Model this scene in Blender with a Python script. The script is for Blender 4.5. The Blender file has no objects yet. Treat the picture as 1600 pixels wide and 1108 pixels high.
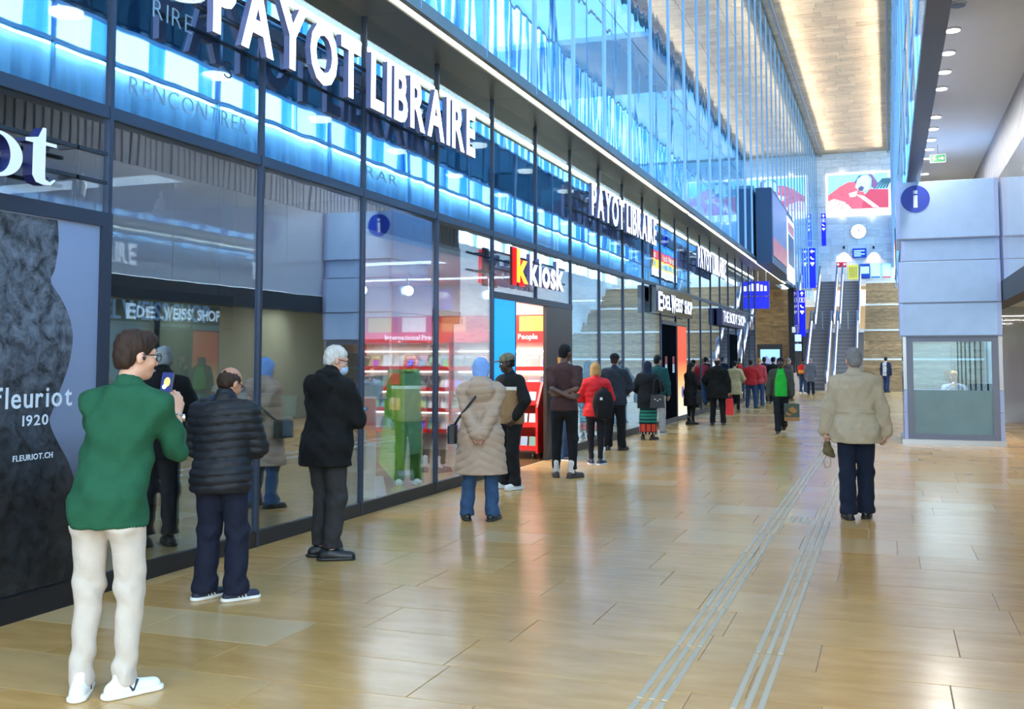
import bpy, math, random
import numpy as np
from mathutils import Vector, Matrix

random.seed(11)
PI = math.pi
SC = bpy.context.scene
COL = SC.collection

# ------------------------------------------------------------------ camera
F_PX, PP_X, PP_Y = 1620.0, 800.0, 455.0
PITCH = math.atan(105.0 / F_PX)
YAW = math.atan(588.0 * math.cos(PITCH) / F_PX)
CAM = np.array([0.0, 0.0, 1.65])
cam_data = bpy.data.cameras.new('camera')
cam_data.sensor_width = 36.0
cam_data.lens = F_PX / 1600.0 * 36.0
cam_data.shift_y = -(554.0 - PP_Y) / 1600.0
cam_data.clip_end = 400
cam = bpy.data.objects.new('camera', cam_data)
COL.objects.link(cam)
cam.location = CAM
cam.rotation_euler = (PI / 2 + PITCH, 0, YAW)
SC.camera = cam

# ------------------------------------------------------------------ colour
vs = SC.view_settings
SC.display_settings.display_device = 'sRGB'
vs.view_transform = 'Standard'
vs.look = 'None'
vs.gamma = 1.0
vs.use_curve_mapping = False
vs.exposure = 0.2

# ------------------------------------------------------------------ sky
world = bpy.data.worlds.new('world')
SC.world = world
world.use_nodes = True
wn = world.node_tree
wn.nodes.clear()
w_out = wn.nodes.new('ShaderNodeOutputWorld')
w_bg = wn.nodes.new('ShaderNodeBackground')
w_ramp = wn.nodes.new('ShaderNodeValToRGB')
w_tc = wn.nodes.new('ShaderNodeTexCoord')
w_sep = wn.nodes.new('ShaderNodeSeparateXYZ')
wn.links.new(w_tc.outputs['Generated'], w_sep.inputs[0])
wn.links.new(w_sep.outputs['Z'], w_ramp.inputs[0])
w_ramp.color_ramp.elements[0].position = 0.0
w_ramp.color_ramp.elements[0].color = (0.86, 0.95, 1.0, 1)
w_ramp.color_ramp.elements[1].position = 0.8
w_ramp.color_ramp.elements[1].color = (0.55, 0.80, 1.0, 1)
wn.links.new(w_ramp.outputs[0], w_bg.inputs['Color'])
w_bg.inputs['Strength'].default_value = 6.0
wn.links.new(w_bg.outputs[0], w_out.inputs[0])

# ------------------------------------------------------------------ large area lamps
def area(name, loc, size_x, size_y, power, color, rot=(0, 0, 0), spread=PI):
    d = bpy.data.lights.new(name, 'AREA')
    d.shape = 'RECTANGLE'
    d.size, d.size_y = size_x, size_y
    d.energy = power
    d.color = color
    d.spread = spread
    o = bpy.data.objects.new(name, d)
    COL.objects.link(o)
    o.location = loc
    o.rotation_euler = rot
    return o

# fill lamps added at the ceiling rails, aimed across the ceiling to replace bounced daylight
area('ceiling_rail_fill_lamp', (-4.21, 33, 16.12), 0.10, 86, 1500, (1.0, 0.92, 0.80), rot=(0, -1.63, 0), spread=1.5)
area('ceiling_rail_fill_lamp', (0.22, 33, 16.12), 0.10, 86, 1500, (1.0, 0.92, 0.80), rot=(0, 1.63, 0), spread=1.5)

# ------------------------------------------------------------------ helpers
_sp, _cp, _sy, _cy = math.sin(PITCH), math.cos(PITCH), math.sin(YAW), math.cos(YAW)
V_F = np.array([-_sy * _cp, _cy * _cp, _sp])
V_R = np.array([_cy, _sy, 0.0])
V_U = np.cross(V_R, V_F)

def ray(px, py):
    return V_F + (px - PP_X) / F_PX * V_R + (PP_Y - py) / F_PX * V_U

def on_x(px, py, X):
    r = ray(px, py)
    p = CAM + r * (X / r[0])
    return p

def on_y(px, py, Y):
    r = ray(px, py)
    return CAM + r * (Y / r[1])

def on_floor(px, py):
    r = ray(px, py)
    return CAM + r * (-CAM[2] / r[2])

def S2L(c):
    return tuple(((v / 12.92) if v <= 0.04045 else ((v + 0.055) / 1.055) ** 2.4) for v in c)

MATS = {}
def mat(name, col=(.8, .8, .8), rough=.5, metal=0., emit=0., ecol=None, spec=.5, noise=0., nscale=20., bump=0., bscale=60., coat=0., stretch=(1, 1, 1), alpha=None):
    """Principled material; col is linear RGB. noise = tonal grain, bump = fine relief."""
    if name in MATS:
        return MATS[name]
    m = bpy.data.materials.new(name)
    m.use_nodes = True
    nt = m.node_tree
    b = nt.nodes['Principled BSDF']
    b.inputs['Base Color'].default_value = (*col, 1)
    b.inputs['Roughness'].default_value = rough
    b.inputs['Metallic'].default_value = metal
    b.inputs['Specular IOR Level'].default_value = spec
    b.inputs['Coat Weight'].default_value = coat
    if emit:
        b.inputs['Emission Color'].default_value = (*(ecol or col), 1)
        b.inputs['Emission Strength'].default_value = emit
    if noise or bump:
        tc = nt.nodes.new('ShaderNodeTexCoord')
        mp = nt.nodes.new('ShaderNodeMapping')
        mp.inputs['Scale'].default_value = stretch
        nt.links.new(tc.outputs['Object'], mp.inputs[0])
    if noise:
        n = nt.nodes.new('ShaderNodeTexNoise')
        n.inputs['Scale'].default_value = nscale
        n.inputs['Detail'].default_value = 4
        nt.links.new(mp.outputs[0], n.inputs['Vector'])
        r = nt.nodes.new('ShaderNodeMapRange')
        r.inputs[1].default_value, r.inputs[2].default_value = .25, .75
        r.inputs[3].default_value, r.inputs[4].default_value = 1 - noise, 1 + noise
        nt.links.new(n.outputs[0], r.inputs[0])
        mx = nt.nodes.new('ShaderNodeVectorMath')
        mx.operation = 'SCALE'
        mx.inputs[0].default_value = col
        nt.links.new(r.outputs[0], mx.inputs['Scale'])
        nt.links.new(mx.outputs[0], b.inputs['Base Color'])
    if bump:
        n = nt.nodes.new('ShaderNodeTexNoise')
        n.inputs['Scale'].default_value = bscale
        n.inputs['Detail'].default_value = 5
        nt.links.new(mp.outputs[0], n.inputs['Vector'])
        bp = nt.nodes.new('ShaderNodeBump')
        bp.inputs['Strength'].default_value = bump
        bp.inputs['Distance'].default_value = .02
        nt.links.new(n.outputs[0], bp.inputs['Height'])
        nt.links.new(bp.outputs[0], b.inputs['Normal'])
    MATS[name] = m
    return m

def glass_mat(name, tint=(.9, .95, .97), refl=(.95, .97, 1), r0=.08, r90=.95, power=3.0, wave=0., base=None, rough=0.01):
    """Pane: mirror reflection that grows towards grazing, over clear (or, with base, opaque) glass."""
    m = bpy.data.materials.new(name)
    m.use_nodes = True
    nt = m.node_tree
    nt.nodes.clear()
    out = nt.nodes.new('ShaderNodeOutputMaterial')
    mix = nt.nodes.new('ShaderNodeMixShader')
    gl = nt.nodes.new('ShaderNodeBsdfGlossy')
    gl.inputs['Color'].default_value = (*refl, 1)
    gl.inputs['Roughness'].default_value = rough
    if base is None:
        t = nt.nodes.new('ShaderNodeBsdfTransparent')
        t.inputs['Color'].default_value = (*tint, 1)
    else:
        t = nt.nodes.new('ShaderNodeBsdfDiffuse')
        t.inputs['Color'].default_value = (*base, 1)
    lw = nt.nodes.new('ShaderNodeLayerWeight')
    lw.inputs['Blend'].default_value = .5
    pw = nt.nodes.new('ShaderNodeMath')
    pw.operation = 'POWER'
    pw.inputs[1].default_value = power
    nt.links.new(lw.outputs['Facing'], pw.inputs[0])
    mr = nt.nodes.new('ShaderNodeMapRange')
    mr.inputs[3].default_value, mr.inputs[4].default_value = r0, r90
    nt.links.new(pw.outputs[0], mr.inputs[0])
    nt.links.new(mr.outputs[0], mix.inputs[0])
    nt.links.new(t.outputs[0], mix.inputs[1])
    nt.links.new(gl.outputs[0], mix.inputs[2])
    if wave:
        tc = nt.nodes.new('ShaderNodeNewGeometry')
        mp = nt.nodes.new('ShaderNodeMapping')
        mp.inputs['Scale'].default_value = (1, 1.2, .35)
        nt.links.new(tc.outputs['Position'], mp.inputs[0])
        n = nt.nodes.new('ShaderNodeTexNoise')
        n.inputs['Scale'].default_value = 1.6
        n.inputs['Detail'].default_value = 1
        nt.links.new(mp.outputs[0], n.inputs['Vector'])
        bp = nt.nodes.new('ShaderNodeBump')
        bp.inputs['Strength'].default_value = 1.0
        bp.inputs['Distance'].default_value = wave
        nt.links.new(n.outputs[0], bp.inputs['Height'])
        nt.links.new(bp.outputs[0], gl.inputs['Normal'])
    nt.links.new(mix.outputs[0], out.inputs[0])
    MATS[name] = m
    return m

def stone_mat(name, c1, c2, streak=(1, 14, 1), rough=.5, vary=.12, bump=0., scale=1.6, spec=.5, c3=None, coord='pos'):
    """Streaked sedimentary stone; every tile takes its own tone (random per piece)."""
    m = bpy.data.materials.new(name)
    m.use_nodes = True
    nt = m.node_tree
    b = nt.nodes['Principled BSDF']
    b.inputs['Roughness'].default_value = rough
    b.inputs['Specular IOR Level'].default_value = spec
    g = nt.nodes.new('ShaderNodeNewGeometry')
    oi = nt.nodes.new('ShaderNodeObjectInfo')
    ad = nt.nodes.new('ShaderNodeMath'); ad.operation = 'ADD'
    nt.links.new(g.outputs['Random Per Island'], ad.inputs[0])
    nt.links.new(oi.outputs['Random'], ad.inputs[1])
    fr = nt.nodes.new('ShaderNodeMath'); fr.operation = 'FRACT'
    nt.links.new(ad.outputs[0], fr.inputs[0])
    mp = nt.nodes.new('ShaderNodeMapping')
    mp.inputs['Scale'].default_value = streak
    nt.links.new(g.outputs['Position'], mp.inputs[0])
    # shift the pattern from piece to piece
    cb = nt.nodes.new('ShaderNodeCombineXYZ')
    ml = nt.nodes.new('ShaderNodeMath'); ml.operation = 'MULTIPLY'; ml.inputs[1].default_value = 37.
    nt.links.new(fr.outputs[0], ml.inputs[0])
    for i in range(3):
        nt.links.new(ml.outputs[0], cb.inputs[i])
    nt.links.new(cb.outputs[0], mp.inputs['Location'])
    n = nt.nodes.new('ShaderNodeTexNoise')
    n.inputs['Scale'].default_value = scale
    n.inputs['Detail'].default_value = 7
    n.inputs['Roughness'].default_value = .62
    nt.links.new(mp.outputs[0], n.inputs['Vector'])
    rp = nt.nodes.new('ShaderNodeValToRGB')
    rp.color_ramp.elements[0].position, rp.color_ramp.elements[1].position = .32, .7
    rp.color_ramp.elements[0].color = (*c1, 1)
    rp.color_ramp.elements[1].color = (*c2, 1)
    nt.links.new(n.outputs[0], rp.inputs[0])
    src = rp.outputs[0]
    if c3:
        mx3 = nt.nodes.new('ShaderNodeMix'); mx3.data_type = 'RGBA'
        gt = nt.nodes.new('ShaderNodeMapRange')
        gt.inputs[1].default_value, gt.inputs[2].default_value = .55, 1.0
        gt.inputs[3].default_value, gt.inputs[4].default_value = 0, .75
        nt.links.new(fr.outputs[0], gt.inputs[0])
        nt.links.new(gt.outputs[0], mx3.inputs[0])
        nt.links.new(src, mx3.inputs[6])
        mx3.inputs[7].default_value = (*c3, 1)
        src = mx3.outputs[2]
    mr = nt.nodes.new('ShaderNodeMapRange')
    mr.inputs[3].default_value, mr.inputs[4].default_value = 1 - vary, 1 + vary
    wv = nt.nodes.new('ShaderNodeTexWhiteNoise'); wv.noise_dimensions = '1D'
    nt.links.new(fr.outputs[0], wv.inputs['W'])
    nt.links.new(wv.outputs['Value'], mr.inputs[0])
    sc = nt.nodes.new('ShaderNodeVectorMath'); sc.operation = 'SCALE'
    nt.links.new(src, sc.inputs[0])
    nt.links.new(mr.outputs[0], sc.inputs['Scale'])
    nt.links.new(sc.outputs[0], b.inputs['Base Color'])
    if bump:
        bp = nt.nodes.new('ShaderNodeBump')
        bp.inputs['Strength'].default_value = bump
        bp.inputs['Distance'].default_value = .02
        nt.links.new(n.outputs[0], bp.inputs['Height'])
        nt.links.new(bp.outputs[0], b.inputs['Normal'])
    MATS[name] = m
    return m

def tag(o, label=None, cat=None, group=None, kind=None):
    if label: o['label'] = label
    if cat: o['category'] = cat
    if group: o['group'] = group
    if kind: o['kind'] = kind
    return o

def empty(name, loc=(0, 0, 0), rz=0., label=None, cat=None, group=None, kind=None, parent=None):
    o = bpy.data.objects.new(name, None)
    COL.objects.link(o)
    o.location = loc
    o.rotation_euler = (0, 0, rz)
    o.empty_display_size = .2
    if parent: o.parent = parent
    return tag(o, label, cat, group, kind)

class MB:
    """collects shapes (world coordinates, or local ones with local=True at build) into one mesh"""
    def __init__(s):
        s.v, s.f, s.m = [], [], []
    def add(s, vs_, fs_, mi=0):
        o = len(s.v)
        s.v += [tuple(map(float, p)) for p in vs_]
        s.f += [tuple(i + o for i in f) for f in fs_]
        s.m += [mi] * len(fs_)
        return s
    def box(s, x0, x1, y0, y1, z0, z1, mi=0):
        x0, x1 = min(x0, x1), max(x0, x1); y0, y1 = min(y0, y1), max(y0, y1); z0, z1 = min(z0, z1), max(z0, z1)
        return s.add([(x0, y0, z0), (x1, y0, z0), (x1, y1, z0), (x0, y1, z0), (x0, y0, z1), (x1, y0, z1), (x1, y1, z1), (x0, y1, z1)],
                     [(0, 3, 2, 1), (4, 5, 6, 7), (0, 1, 5, 4), (1, 2, 6, 5), (2, 3, 7, 6), (3, 0, 4, 7)], mi)
    def cbox(s, x0, x1, y0, y1, z0, z1, c=.005, mi=0):
        """box with its four vertical edges and its top chamfered"""
        def ring(i, z):
            return [(x0 + c, y0 + i, z), (x1 - c, y0 + i, z), (x1 - i, y0 + c, z), (x1 - i, y1 - c, z), (x1 - c, y1 - i, z), (x0 + c, y1 - i, z), (x0 + i, y1 - c, z), (x0 + i, y0 + c, z)]
        vv = ring(0, z0) + ring(0, z1 - c) + [(x0 + 2 * c if k in (0, 5) else x1 - 2 * c if k in (1, 4) else (x1 - c if k in (2, 3) else x0 + c),
              (y0 + c) if k in (0, 1) else (y1 - c) if k in (4, 5) else (y0 + 2 * c if k in (2, 7) else y1 - 2 * c), z1) for k in range(8)]
        ff = [tuple(range(7, -1, -1)), tuple(range(16, 24))]
        for r in (0, 8):
            for k in range(8):
                ff.append((r + k, r + (k + 1) % 8, r + 8 + (k + 1) % 8, r + 8 + k))
        return s.add(vv, ff, mi)
    def tube(s, a, b, r, r2=None, n=10, mi=0):
        a, b = Vector(a), Vector(b)
        d = (b - a).normalized()
        u = d.orthogonal().normalized(); w = d.cross(u)
        r2 = r if r2 is None else r2
        vv = [a + (u * math.cos(t) + w * math.sin(t)) * r for t in [2 * PI * i / n for i in range(n)]]
        vv += [b + (u * math.cos(t) + w * math.sin(t)) * r2 for t in [2 * PI * i / n for i in range(n)]]
        ff = [tuple(range(n - 1, -1, -1)), tuple(range(n, 2 * n))]
        ff += [(i, (i + 1) % n, n + (i + 1) % n, n + i) for i in range(n)]
        return s.add(vv, ff, mi)
    def path(s, pts, r, n=8, mi=0):
        for a, b in zip(pts[:-1], pts[1:]):
            s.tube(a, b, r, n=n, mi=mi)
        return s
    def sphere(s, c, r, n=10, m_=7, mi=0):
        if not hasattr(r, '__len__'): r = (r, r, r)
        vv = [(c[0], c[1], c[2] - r[2])]
        for j in range(1, m_):
            ph = -PI / 2 + PI * j / m_
            for i in range(n):
                t = 2 * PI * i / n
                vv.append((c[0] + r[0] * math.cos(ph) * math.cos(t), c[1] + r[1] * math.cos(ph) * math.sin(t), c[2] + r[2] * math.sin(ph)))
        vv.append((c[0], c[1], c[2] + r[2]))
        ff = [(0, 1 + (i + 1) % n, 1 + i) for i in range(n)]
        for j in range(m_ - 2):
            for i in range(n):
                a = 1 + j * n + i; b = 1 + j * n + (i + 1) % n
                ff.append((a, b, b + n, a + n))
        L = len(vv) - 1; o = 1 + (m_ - 2) * n
        ff += [(o + i, o + (i + 1) % n, L) for i in range(n)]
        return s.add(vv, ff, mi)
    def prism(s, poly, axis, a, b, mi=0):
        """polygon in the two other axes (order x,y,z), extruded along axis from a to b"""
        def P(q, t):
            return {'x': (t, q[0], q[1]), 'y': (q[0], t, q[1]), 'z': (q[0], q[1], t)}[axis]
        n = len(poly)
        vv = [P(q, a) for q in poly] + [P(q, b) for q in poly]
        ff = [tuple(range(n - 1, -1, -1)), tuple(range(n, 2 * n))] + [(i, (i + 1) % n, n + (i + 1) % n, n + i) for i in range(n)]
        return s.add(vv, ff, mi)
    def disc(s, c, r, axis, a, b, n=28, mi=0):
        return s.prism([(c[0] + r * math.cos(2 * PI * i / n), c[1] + r * math.sin(2 * PI * i / n)) for i in range(n)], axis, a, b, mi)
    def build(s, name, mats, parent=None, smooth=False, local=False, recalc=True, origin=None):
        me = bpy.data.meshes.new(name)
        v = np.array(s.v, dtype=float).reshape(-1, 3)
        loc = None
        if not local:
            if parent is None:
                lo, hi = v.min(0), v.max(0)
                loc = np.array([(lo[0] + hi[0]) / 2, (lo[1] + hi[1]) / 2, lo[2]]) if origin is None else np.array(origin)
                v = v - loc
            else:
                p = parent; off = np.zeros(3)
                while p is not None:
                    off += np.array(p.location); p = p.parent
                v = v - off
        me.from_pydata(v.tolist(), [], s.f)
        if not isinstance(mats, (list, tuple)): mats = [mats]
        for m_ in mats: me.materials.append(m_)
        if len(mats) > 1: me.polygons.foreach_set('material_index', s.m)
        if recalc:
            import bmesh
            bm = bmesh.new(); bm.from_mesh(me)
            bmesh.ops.recalc_face_normals(bm, faces=bm.faces)
            bm.to_mesh(me); bm.free()
        if smooth: me.polygons.foreach_set('use_smooth', [True] * len(me.polygons))
        me.update()
        o = bpy.data.objects.new(name, me)
        COL.objects.link(o)
        if loc is not None: o.location = loc
        if parent is not None: o.parent = parent
        return o

def boxo(name, m, x0, x1, y0, y1, z0, z1, parent=None):
    return MB().box(x0, x1, y0, y1, z0, z1).build(name, m, parent)

def dup(root, loc=None, rz=None, **kw):
    """copy of a thing with copies of its parts and sub-parts (mesh data shared)"""
    r = root.copy(); COL.objects.link(r)
    if loc is not None: r.location = loc
    if rz is not None: r.rotation_euler = (0, 0, rz)
    for ch in list(root.children):
        c = ch.copy(); COL.objects.link(c); c.parent = r
        for g in list(ch.children):
            d = g.copy(); COL.objects.link(d); d.parent = c
    for k, v_ in kw.items(): r[k] = v_
    return r

_glyph = {}
def glyph(ch, bold=0., depth=0.5, res=3):
    """vertices (x, y, z) and faces of one extruded character; cap height = 1, baseline y = 0"""
    key = (ch, bold, depth)
    if key in _glyph: return _glyph[key]
    def mk(c, b, ex):
        cu = bpy.data.curves.new('g', 'FONT')
        cu.body = c; cu.size = 1; cu.offset = b; cu.extrude = ex; cu.resolution_u = res
        ob = bpy.data.objects.new('g', cu); COL.objects.link(ob)
        dg = bpy.context.evaluated_depsgraph_get()
        me = ob.evaluated_get(dg).to_mesh()
        v = np.array([q.co[:] for q in me.vertices]); f = [tuple(p.vertices) for p in me.polygons]
        ob.evaluated_get(dg).to_mesh_clear()
        bpy.data.objects.remove(ob); bpy.data.curves.remove(cu)
        return v, f
    hv, _ = mk('H', 0, 0)
    H = hv[:, 1].max()
    v, f = mk(ch, bold * H, depth * H)
    v = v / H
    _glyph[key] = (v, f)
    return v, f

def text_layout(s, bold=0., track=.14, space=.32, depth=.5):
    out, x = [], 0.
    for ch in s:
        if ch == ' ':
            x += space; continue
        v, f = glyph(ch, bold, depth)
        x0, x1 = v[:, 0].min(), v[:, 0].max()
        out.append((ch, v - np.array([x0 - x, 0, 0]), f))
        x += x1 - x0 + track
    return out, x - track

def put_text(s, origin, right, up, height, length=None, thick=.05, mats=None, parent=None, name='letter', bold=.02, track=.14, space=.32, joined=None, shift=None):
    """letters standing on the plane (right, up) from origin; each letter its own mesh, or one mesh if joined is a name"""
    lay, w = text_layout(s, bold, track, space)
    right, up = np.array(right, float), np.array(up, float)
    nrm = np.cross(right, up)
    sx = height if length is None else length / w
    mb = MB(); outs = []
    for ch, v, f in lay:
        p = np.array(origin) + np.outer(v[:, 0] * sx, right) + np.outer(v[:, 1] * height, up) + np.outer(v[:, 2] * thick, nrm)
        fm = []
        for q in f:
            a, b, c = (v[q[0]], v[q[1]], v[q[2]])
            n_ = np.cross(b - a, c - a)
            fm.append(0 if abs(n_[2]) > .7 * np.linalg.norm(n_) and v[list(q), 2].mean() > 0 else 1)
        t = mb if joined else MB()
        o = len(t.v)
        t.v += [tuple(q) for q in p]; t.f += [tuple(i + o for i in q) for q in f]
        t.m += fm if len(mats) > 1 else [0] * len(f)
        if not joined: outs.append(t.build(name, mats, parent, recalc=False))
    if joined: outs.append(mb.build(joined, mats, parent, recalc=False))
    return outs
# ================================================================== dimensions of the hall
XF, XU, XR, XW = -5.26, -4.62, 0.46, 2.08      # left shopfront, left upper glazing, right upper glazing, right wall
ZT, ZS, ZC, ZR = 3.42, 5.35, 16.4, 6.05        # transom, left soffit, ceiling, right soffit
Y0, BAY = 5.97, 1.93                           # first mullion in view and their spacing
YE = 77.6                                      # end wall
NB_END = 20                                    # shopfront bays in front of the passage
YP = Y0 + BAY * NB_END                         # 44.57

# ------------------------------------------------------------------ materials
M_floor = stone_mat('floor_stone', S2L((.70, .53, .30)), S2L((.79, .625, .39)), streak=(1.0, 3.2, 1), rough=.21, vary=.045, scale=2.4, spec=.42, c3=S2L((.78, .67, .50)))
M_joint = mat('floor_joint', S2L((.58, .49, .36)), .6)
M_ceil = stone_mat('ceiling_stone', S2L((.66, .55, .43)), S2L((.84, .74, .60)), streak=(1.2, 14, 1), rough=.55, vary=.16, scale=1.1)
M_wallstone = stone_mat('pale_wall_stone', S2L((.84, .86, .86)), S2L((.96, .96, .94)), streak=(1, 1, 7), rough=.6, vary=.1, scale=1.3)
M_brown = stone_mat('brown_wall_stone', S2L((.40, .30, .17)), S2L((.60, .47, .29)), streak=(1, 1, 5), rough=.4, vary=.12, scale=1.6)
M_step = stone_mat('step_stone', S2L((.50, .40, .28)), S2L((.74, .62, .46)), streak=(2, 1, 9), rough=.55, vary=.18, scale=1.6)
M_nosing = mat('landing_stone', S2L((.90, .90, .88)), .5)
M_frame = mat('dark_frame_metal', S2L((.235, .265, .33)), .42, .55)
M_frame2 = mat('black_frame', S2L((.12, .12, .14)), .4, .3)
M_base = mat('base_rail_metal', S2L((.17, .165, .17)), .45, .3)
M_soffit = mat('soffit_panel', S2L((.43, .43, .41)), .34, .4)
M_soffit_r = mat('white_plaster', S2L((.93, .95, .98)), .6)
M_darkband = mat('dark_fascia', S2L((.36, .37, .42)), .4, .2)
M_led = mat('led_strip', (1, .96, .8), .4, emit=9., ecol=(1., .95, .72))
M_glow_rail = mat('rail_metal', S2L((.55, .55, .56)), .4, .6)
M_glass = glass_mat('shop_glass', tint=(.80, .87, .90), refl=(.80, .90, 1.0), r0=.33, r90=.93, power=2.4, wave=.0012)
M_glass2 = glass_mat('upper_shop_glass', tint=(.72, .80, .82), refl=(.80, .92, 1.0), r0=.42, r90=.95, power=2.0, wave=.0012)
M_upglass = glass_mat('upper_glass', refl=(.82, .95, 1.0), r0=.70, r90=.97, power=2.5, wave=.0022, base=S2L((.22, .46, .68)))
M_skyglass = glass_mat('clear_daylight_glass', tint=(.62, .82, .95), refl=(.85, .95, 1), r0=.06, r90=.5, power=4)
M_blueglass = glass_mat('blue_tinted_glass', tint=(.40, .64, .80), refl=(.8, .92, 1), r0=.06, r90=.5, power=4)
M_clear = glass_mat('added_clear_glass', tint=(.9, .95, 1.0), r0=.05, r90=.5, power=4)
M_midglass = glass_mat('steel_blue_glass', tint=(.32, .50, .64), refl=(.8, .92, 1), r0=.06, r90=.5, power=4)
M_spandrel = glass_mat('dark_spandrel_glass', refl=(.8, .92, 1), r0=.06, r90=.9, power=3.5, base=S2L((.10, .15, .20)))
M_fin = mat('bright_mullion', S2L((.62, .74, .84)), .35, .5)
M_bluefin = glass_mat('blue_fin_glass', tint=(.30, .55, .76), refl=(.8, .92, 1), r0=.05, r90=.3, power=4)
M_white = mat('white_paint', (.8, .8, .8), .5)
M_black = mat('black_paint', (.012, .012, .014), .45)
M_blackglass = mat('black_gloss', (.01, .01, .012), .12, spec=.6)
M_steel = mat('brushed_steel', S2L((.72, .72, .72)), .3, .9)
M_slat = mat('grey_slat', S2L((.60, .62, .66)), .45, .3)

# ================================================================== floor
floor = empty('floor', kind='structure')
boxo('floor_slab', M_joint, -16, 10, -12, 58.5, -.3, -.006, floor)
rng = random.Random(5)
near_n = 0
field = MB()
y = 1.6
def tile(mb, x0, x1, y0, y1, z):
    g = .0022
    mb.add([(x0 + g, y0 + g, -.006), (x1 - g, y0 + g, -.006), (x1 - g, y1 - g, -.006), (x0 + g, y1 - g, -.006),
            (x0 + g, y0 + g, z - .0008), (x1 - g, y0 + g, z - .0008), (x1 - g, y1 - g, z - .0008), (x0 + g, y1 - g, z - .0008),
            (x0 + g + .002, y0 + g + .002, z), (x1 - g - .002, y0 + g + .002, z), (x1 - g - .002, y1 - g - .002, z), (x0 + g + .002, y1 - g - .002, z)],
           [(0, 1, 5, 4), (1, 2, 6, 5), (2, 3, 7, 6), (3, 0, 4, 7), (4, 5, 9, 8), (5, 6, 10, 9), (6, 7, 11, 10), (7, 4, 8, 11), (8, 9, 10, 11)])
while y < 54.6:
    d = rng.choice((.46, .55, .55, .62, .72))
    x = XF + .02 - rng.random() * .8
    xe = 2.5 if y < 26 else 8.0
    if y > YP: x -= 8
    while x < xe:
        L = rng.choice((.62, .8, .95, 1.1, 1.3, 1.6))
        x1 = min(x + L, xe)
        a = max(x, XF + .02) if y <= YP else x
        if x1 - a > .05:
            if 4.0 < y < 22 and near_n < 296 and x1 > -5.3 and a < 2.3:
                m_ = MB(); tile(m_, a, x1, y, y + d, 0); m_.build('floor_tile', M_floor, floor, recalc=False); near_n += 1
            else:
                tile(field, a, x1, y, y + d, 0)
        x = x1
    y += d
ft = field.build('floor_tile_field', M_floor, floor, recalc=False)
ft['kind'] = 'stuff'
# tactile guide bars: two strips of three, every metre; a short cross strip near the walking man
M_bar = mat('tactile_bar_metal', S2L((.72, .68, .61)), .5, .0, spec=.3)
bar_me = None
for i in range(46):
    yb = 4.05 + i * 1.0
    for xs in (-1.115, -.665):
        for k in (-1, 0, 1):
            xb = xs + k * .062
            if bar_me is None:
                o = MB().cbox(-.0165, .0165, .015, .985, 0, .005, .004).build('tactile_bar', M_bar, floor, local=True); bar_me = o.data
            else:
                o = bpy.data.objects.new('tactile_bar', bar_me); COL.objects.link(o); o.parent = floor
            o.location = (xb, yb, 0)
for k in range(5):
    o = MB().cbox(-.0165, .0165, -.2, .2, 0, .005, .004).build('tactile_bar', M_bar, floor, local=True)
    o.location = (-.99 + k * .05, 11.1, 0)

# ================================================================== left wall: shopfront below, glazing above
wall_l = empty('wall_left', (XF, 0, 0), kind='structure')
DOORS = {4: 'kiosk', 5: 'kiosk', 10: 'edelweiss'}     # bays with door openings (heads at 2.55 m)
W, D = .038, .066
for k in range(-3, NB_END + 1):                       # mullions
    y = Y0 + k * BAY
    if k == 5:
        MB().box(XF - .04, XF + D - .04, y - W / 2, y + W / 2, 2.56, ZS).build('mullion', M_frame, wall_l); continue
    MB().box(XF - .04, XF + D - .04, y - W / 2, y + W / 2, 0, ZS).build('mullion', M_frame, wall_l)
def pane(m, x, y0, y1, z0, z1, parent, name='pane', t=.012):
    return MB().box(x - t, x, y0, y1, z0, z1).build(name, m, parent)
for k in range(-3, NB_END):
    a, b = Y0 + k * BAY + W / 2, Y0 + (k + 1) * BAY - W / 2
    MB().box(XF - .04, XF + D - .045, a, b, ZT - .045, ZT + .045).build('transom', M_frame, wall_l)
    # slightly out of true from pane to pane, as glazing is
    pane(M_glass2, XF, a, b, ZT + .045, ZS, wall_l)
    if k in (4, 5):                                    # kiosk doorway
        MB().box(XF - .04, XF + D - .03, a - .03, b + .03, 2.5, 2.6).build('door_head', M_frame, wall_l)
        pane(M_glass, XF, a, b, 2.6, ZT - .045, wall_l)
        continue
    MB().box(XF - .04, XF + D - .045, a, b, 0, .13).build('base_rail', M_base, wall_l)
    if k < 0:
        pane(M_glass, XF, a, b, 2.68, ZT - .045, wall_l); continue
    if k == 10:
        MB().box(XF - .04, XF + D - .03, a, b, 2.5, 2.6).build('door_head', M_frame, wall_l)
        pane(M_glass, XF, a, b, 2.6, ZT - .045, wall_l); continue
    pane(M_glass, XF, a, b, .13, ZT - .045, wall_l)
# soffit of the overhang, in panels with open joints
for k in range(-3, 25):
    a, b = Y0 + k * BAY, Y0 + (k + 1) * BAY
    if k % 2 == 0:
        MB().box(XF - .05, -4.80, a + .004, min(a + 2 * BAY, 53.5) - .004, ZS, ZS + .03).build('soffit_panel', M_soffit, wall_l)
boxo('soffit_core', M_black, XF - .4, XU - .02, -6, 53.4, ZS + .03, ZS + .28, wall_l)
boxo('soffit_edge', M_soffit, -4.66, XU + .03, -6, 53.5, ZS - .02, ZS + .12, wall_l)
for a, b in ((-6, 26.2), (26.5, 40.4), (40.8, 52.7)):
    o = boxo('led_strip', M_led, -4.765, -4.69, a, b, ZS - .004, ZS + .012, wall_l)
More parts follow.
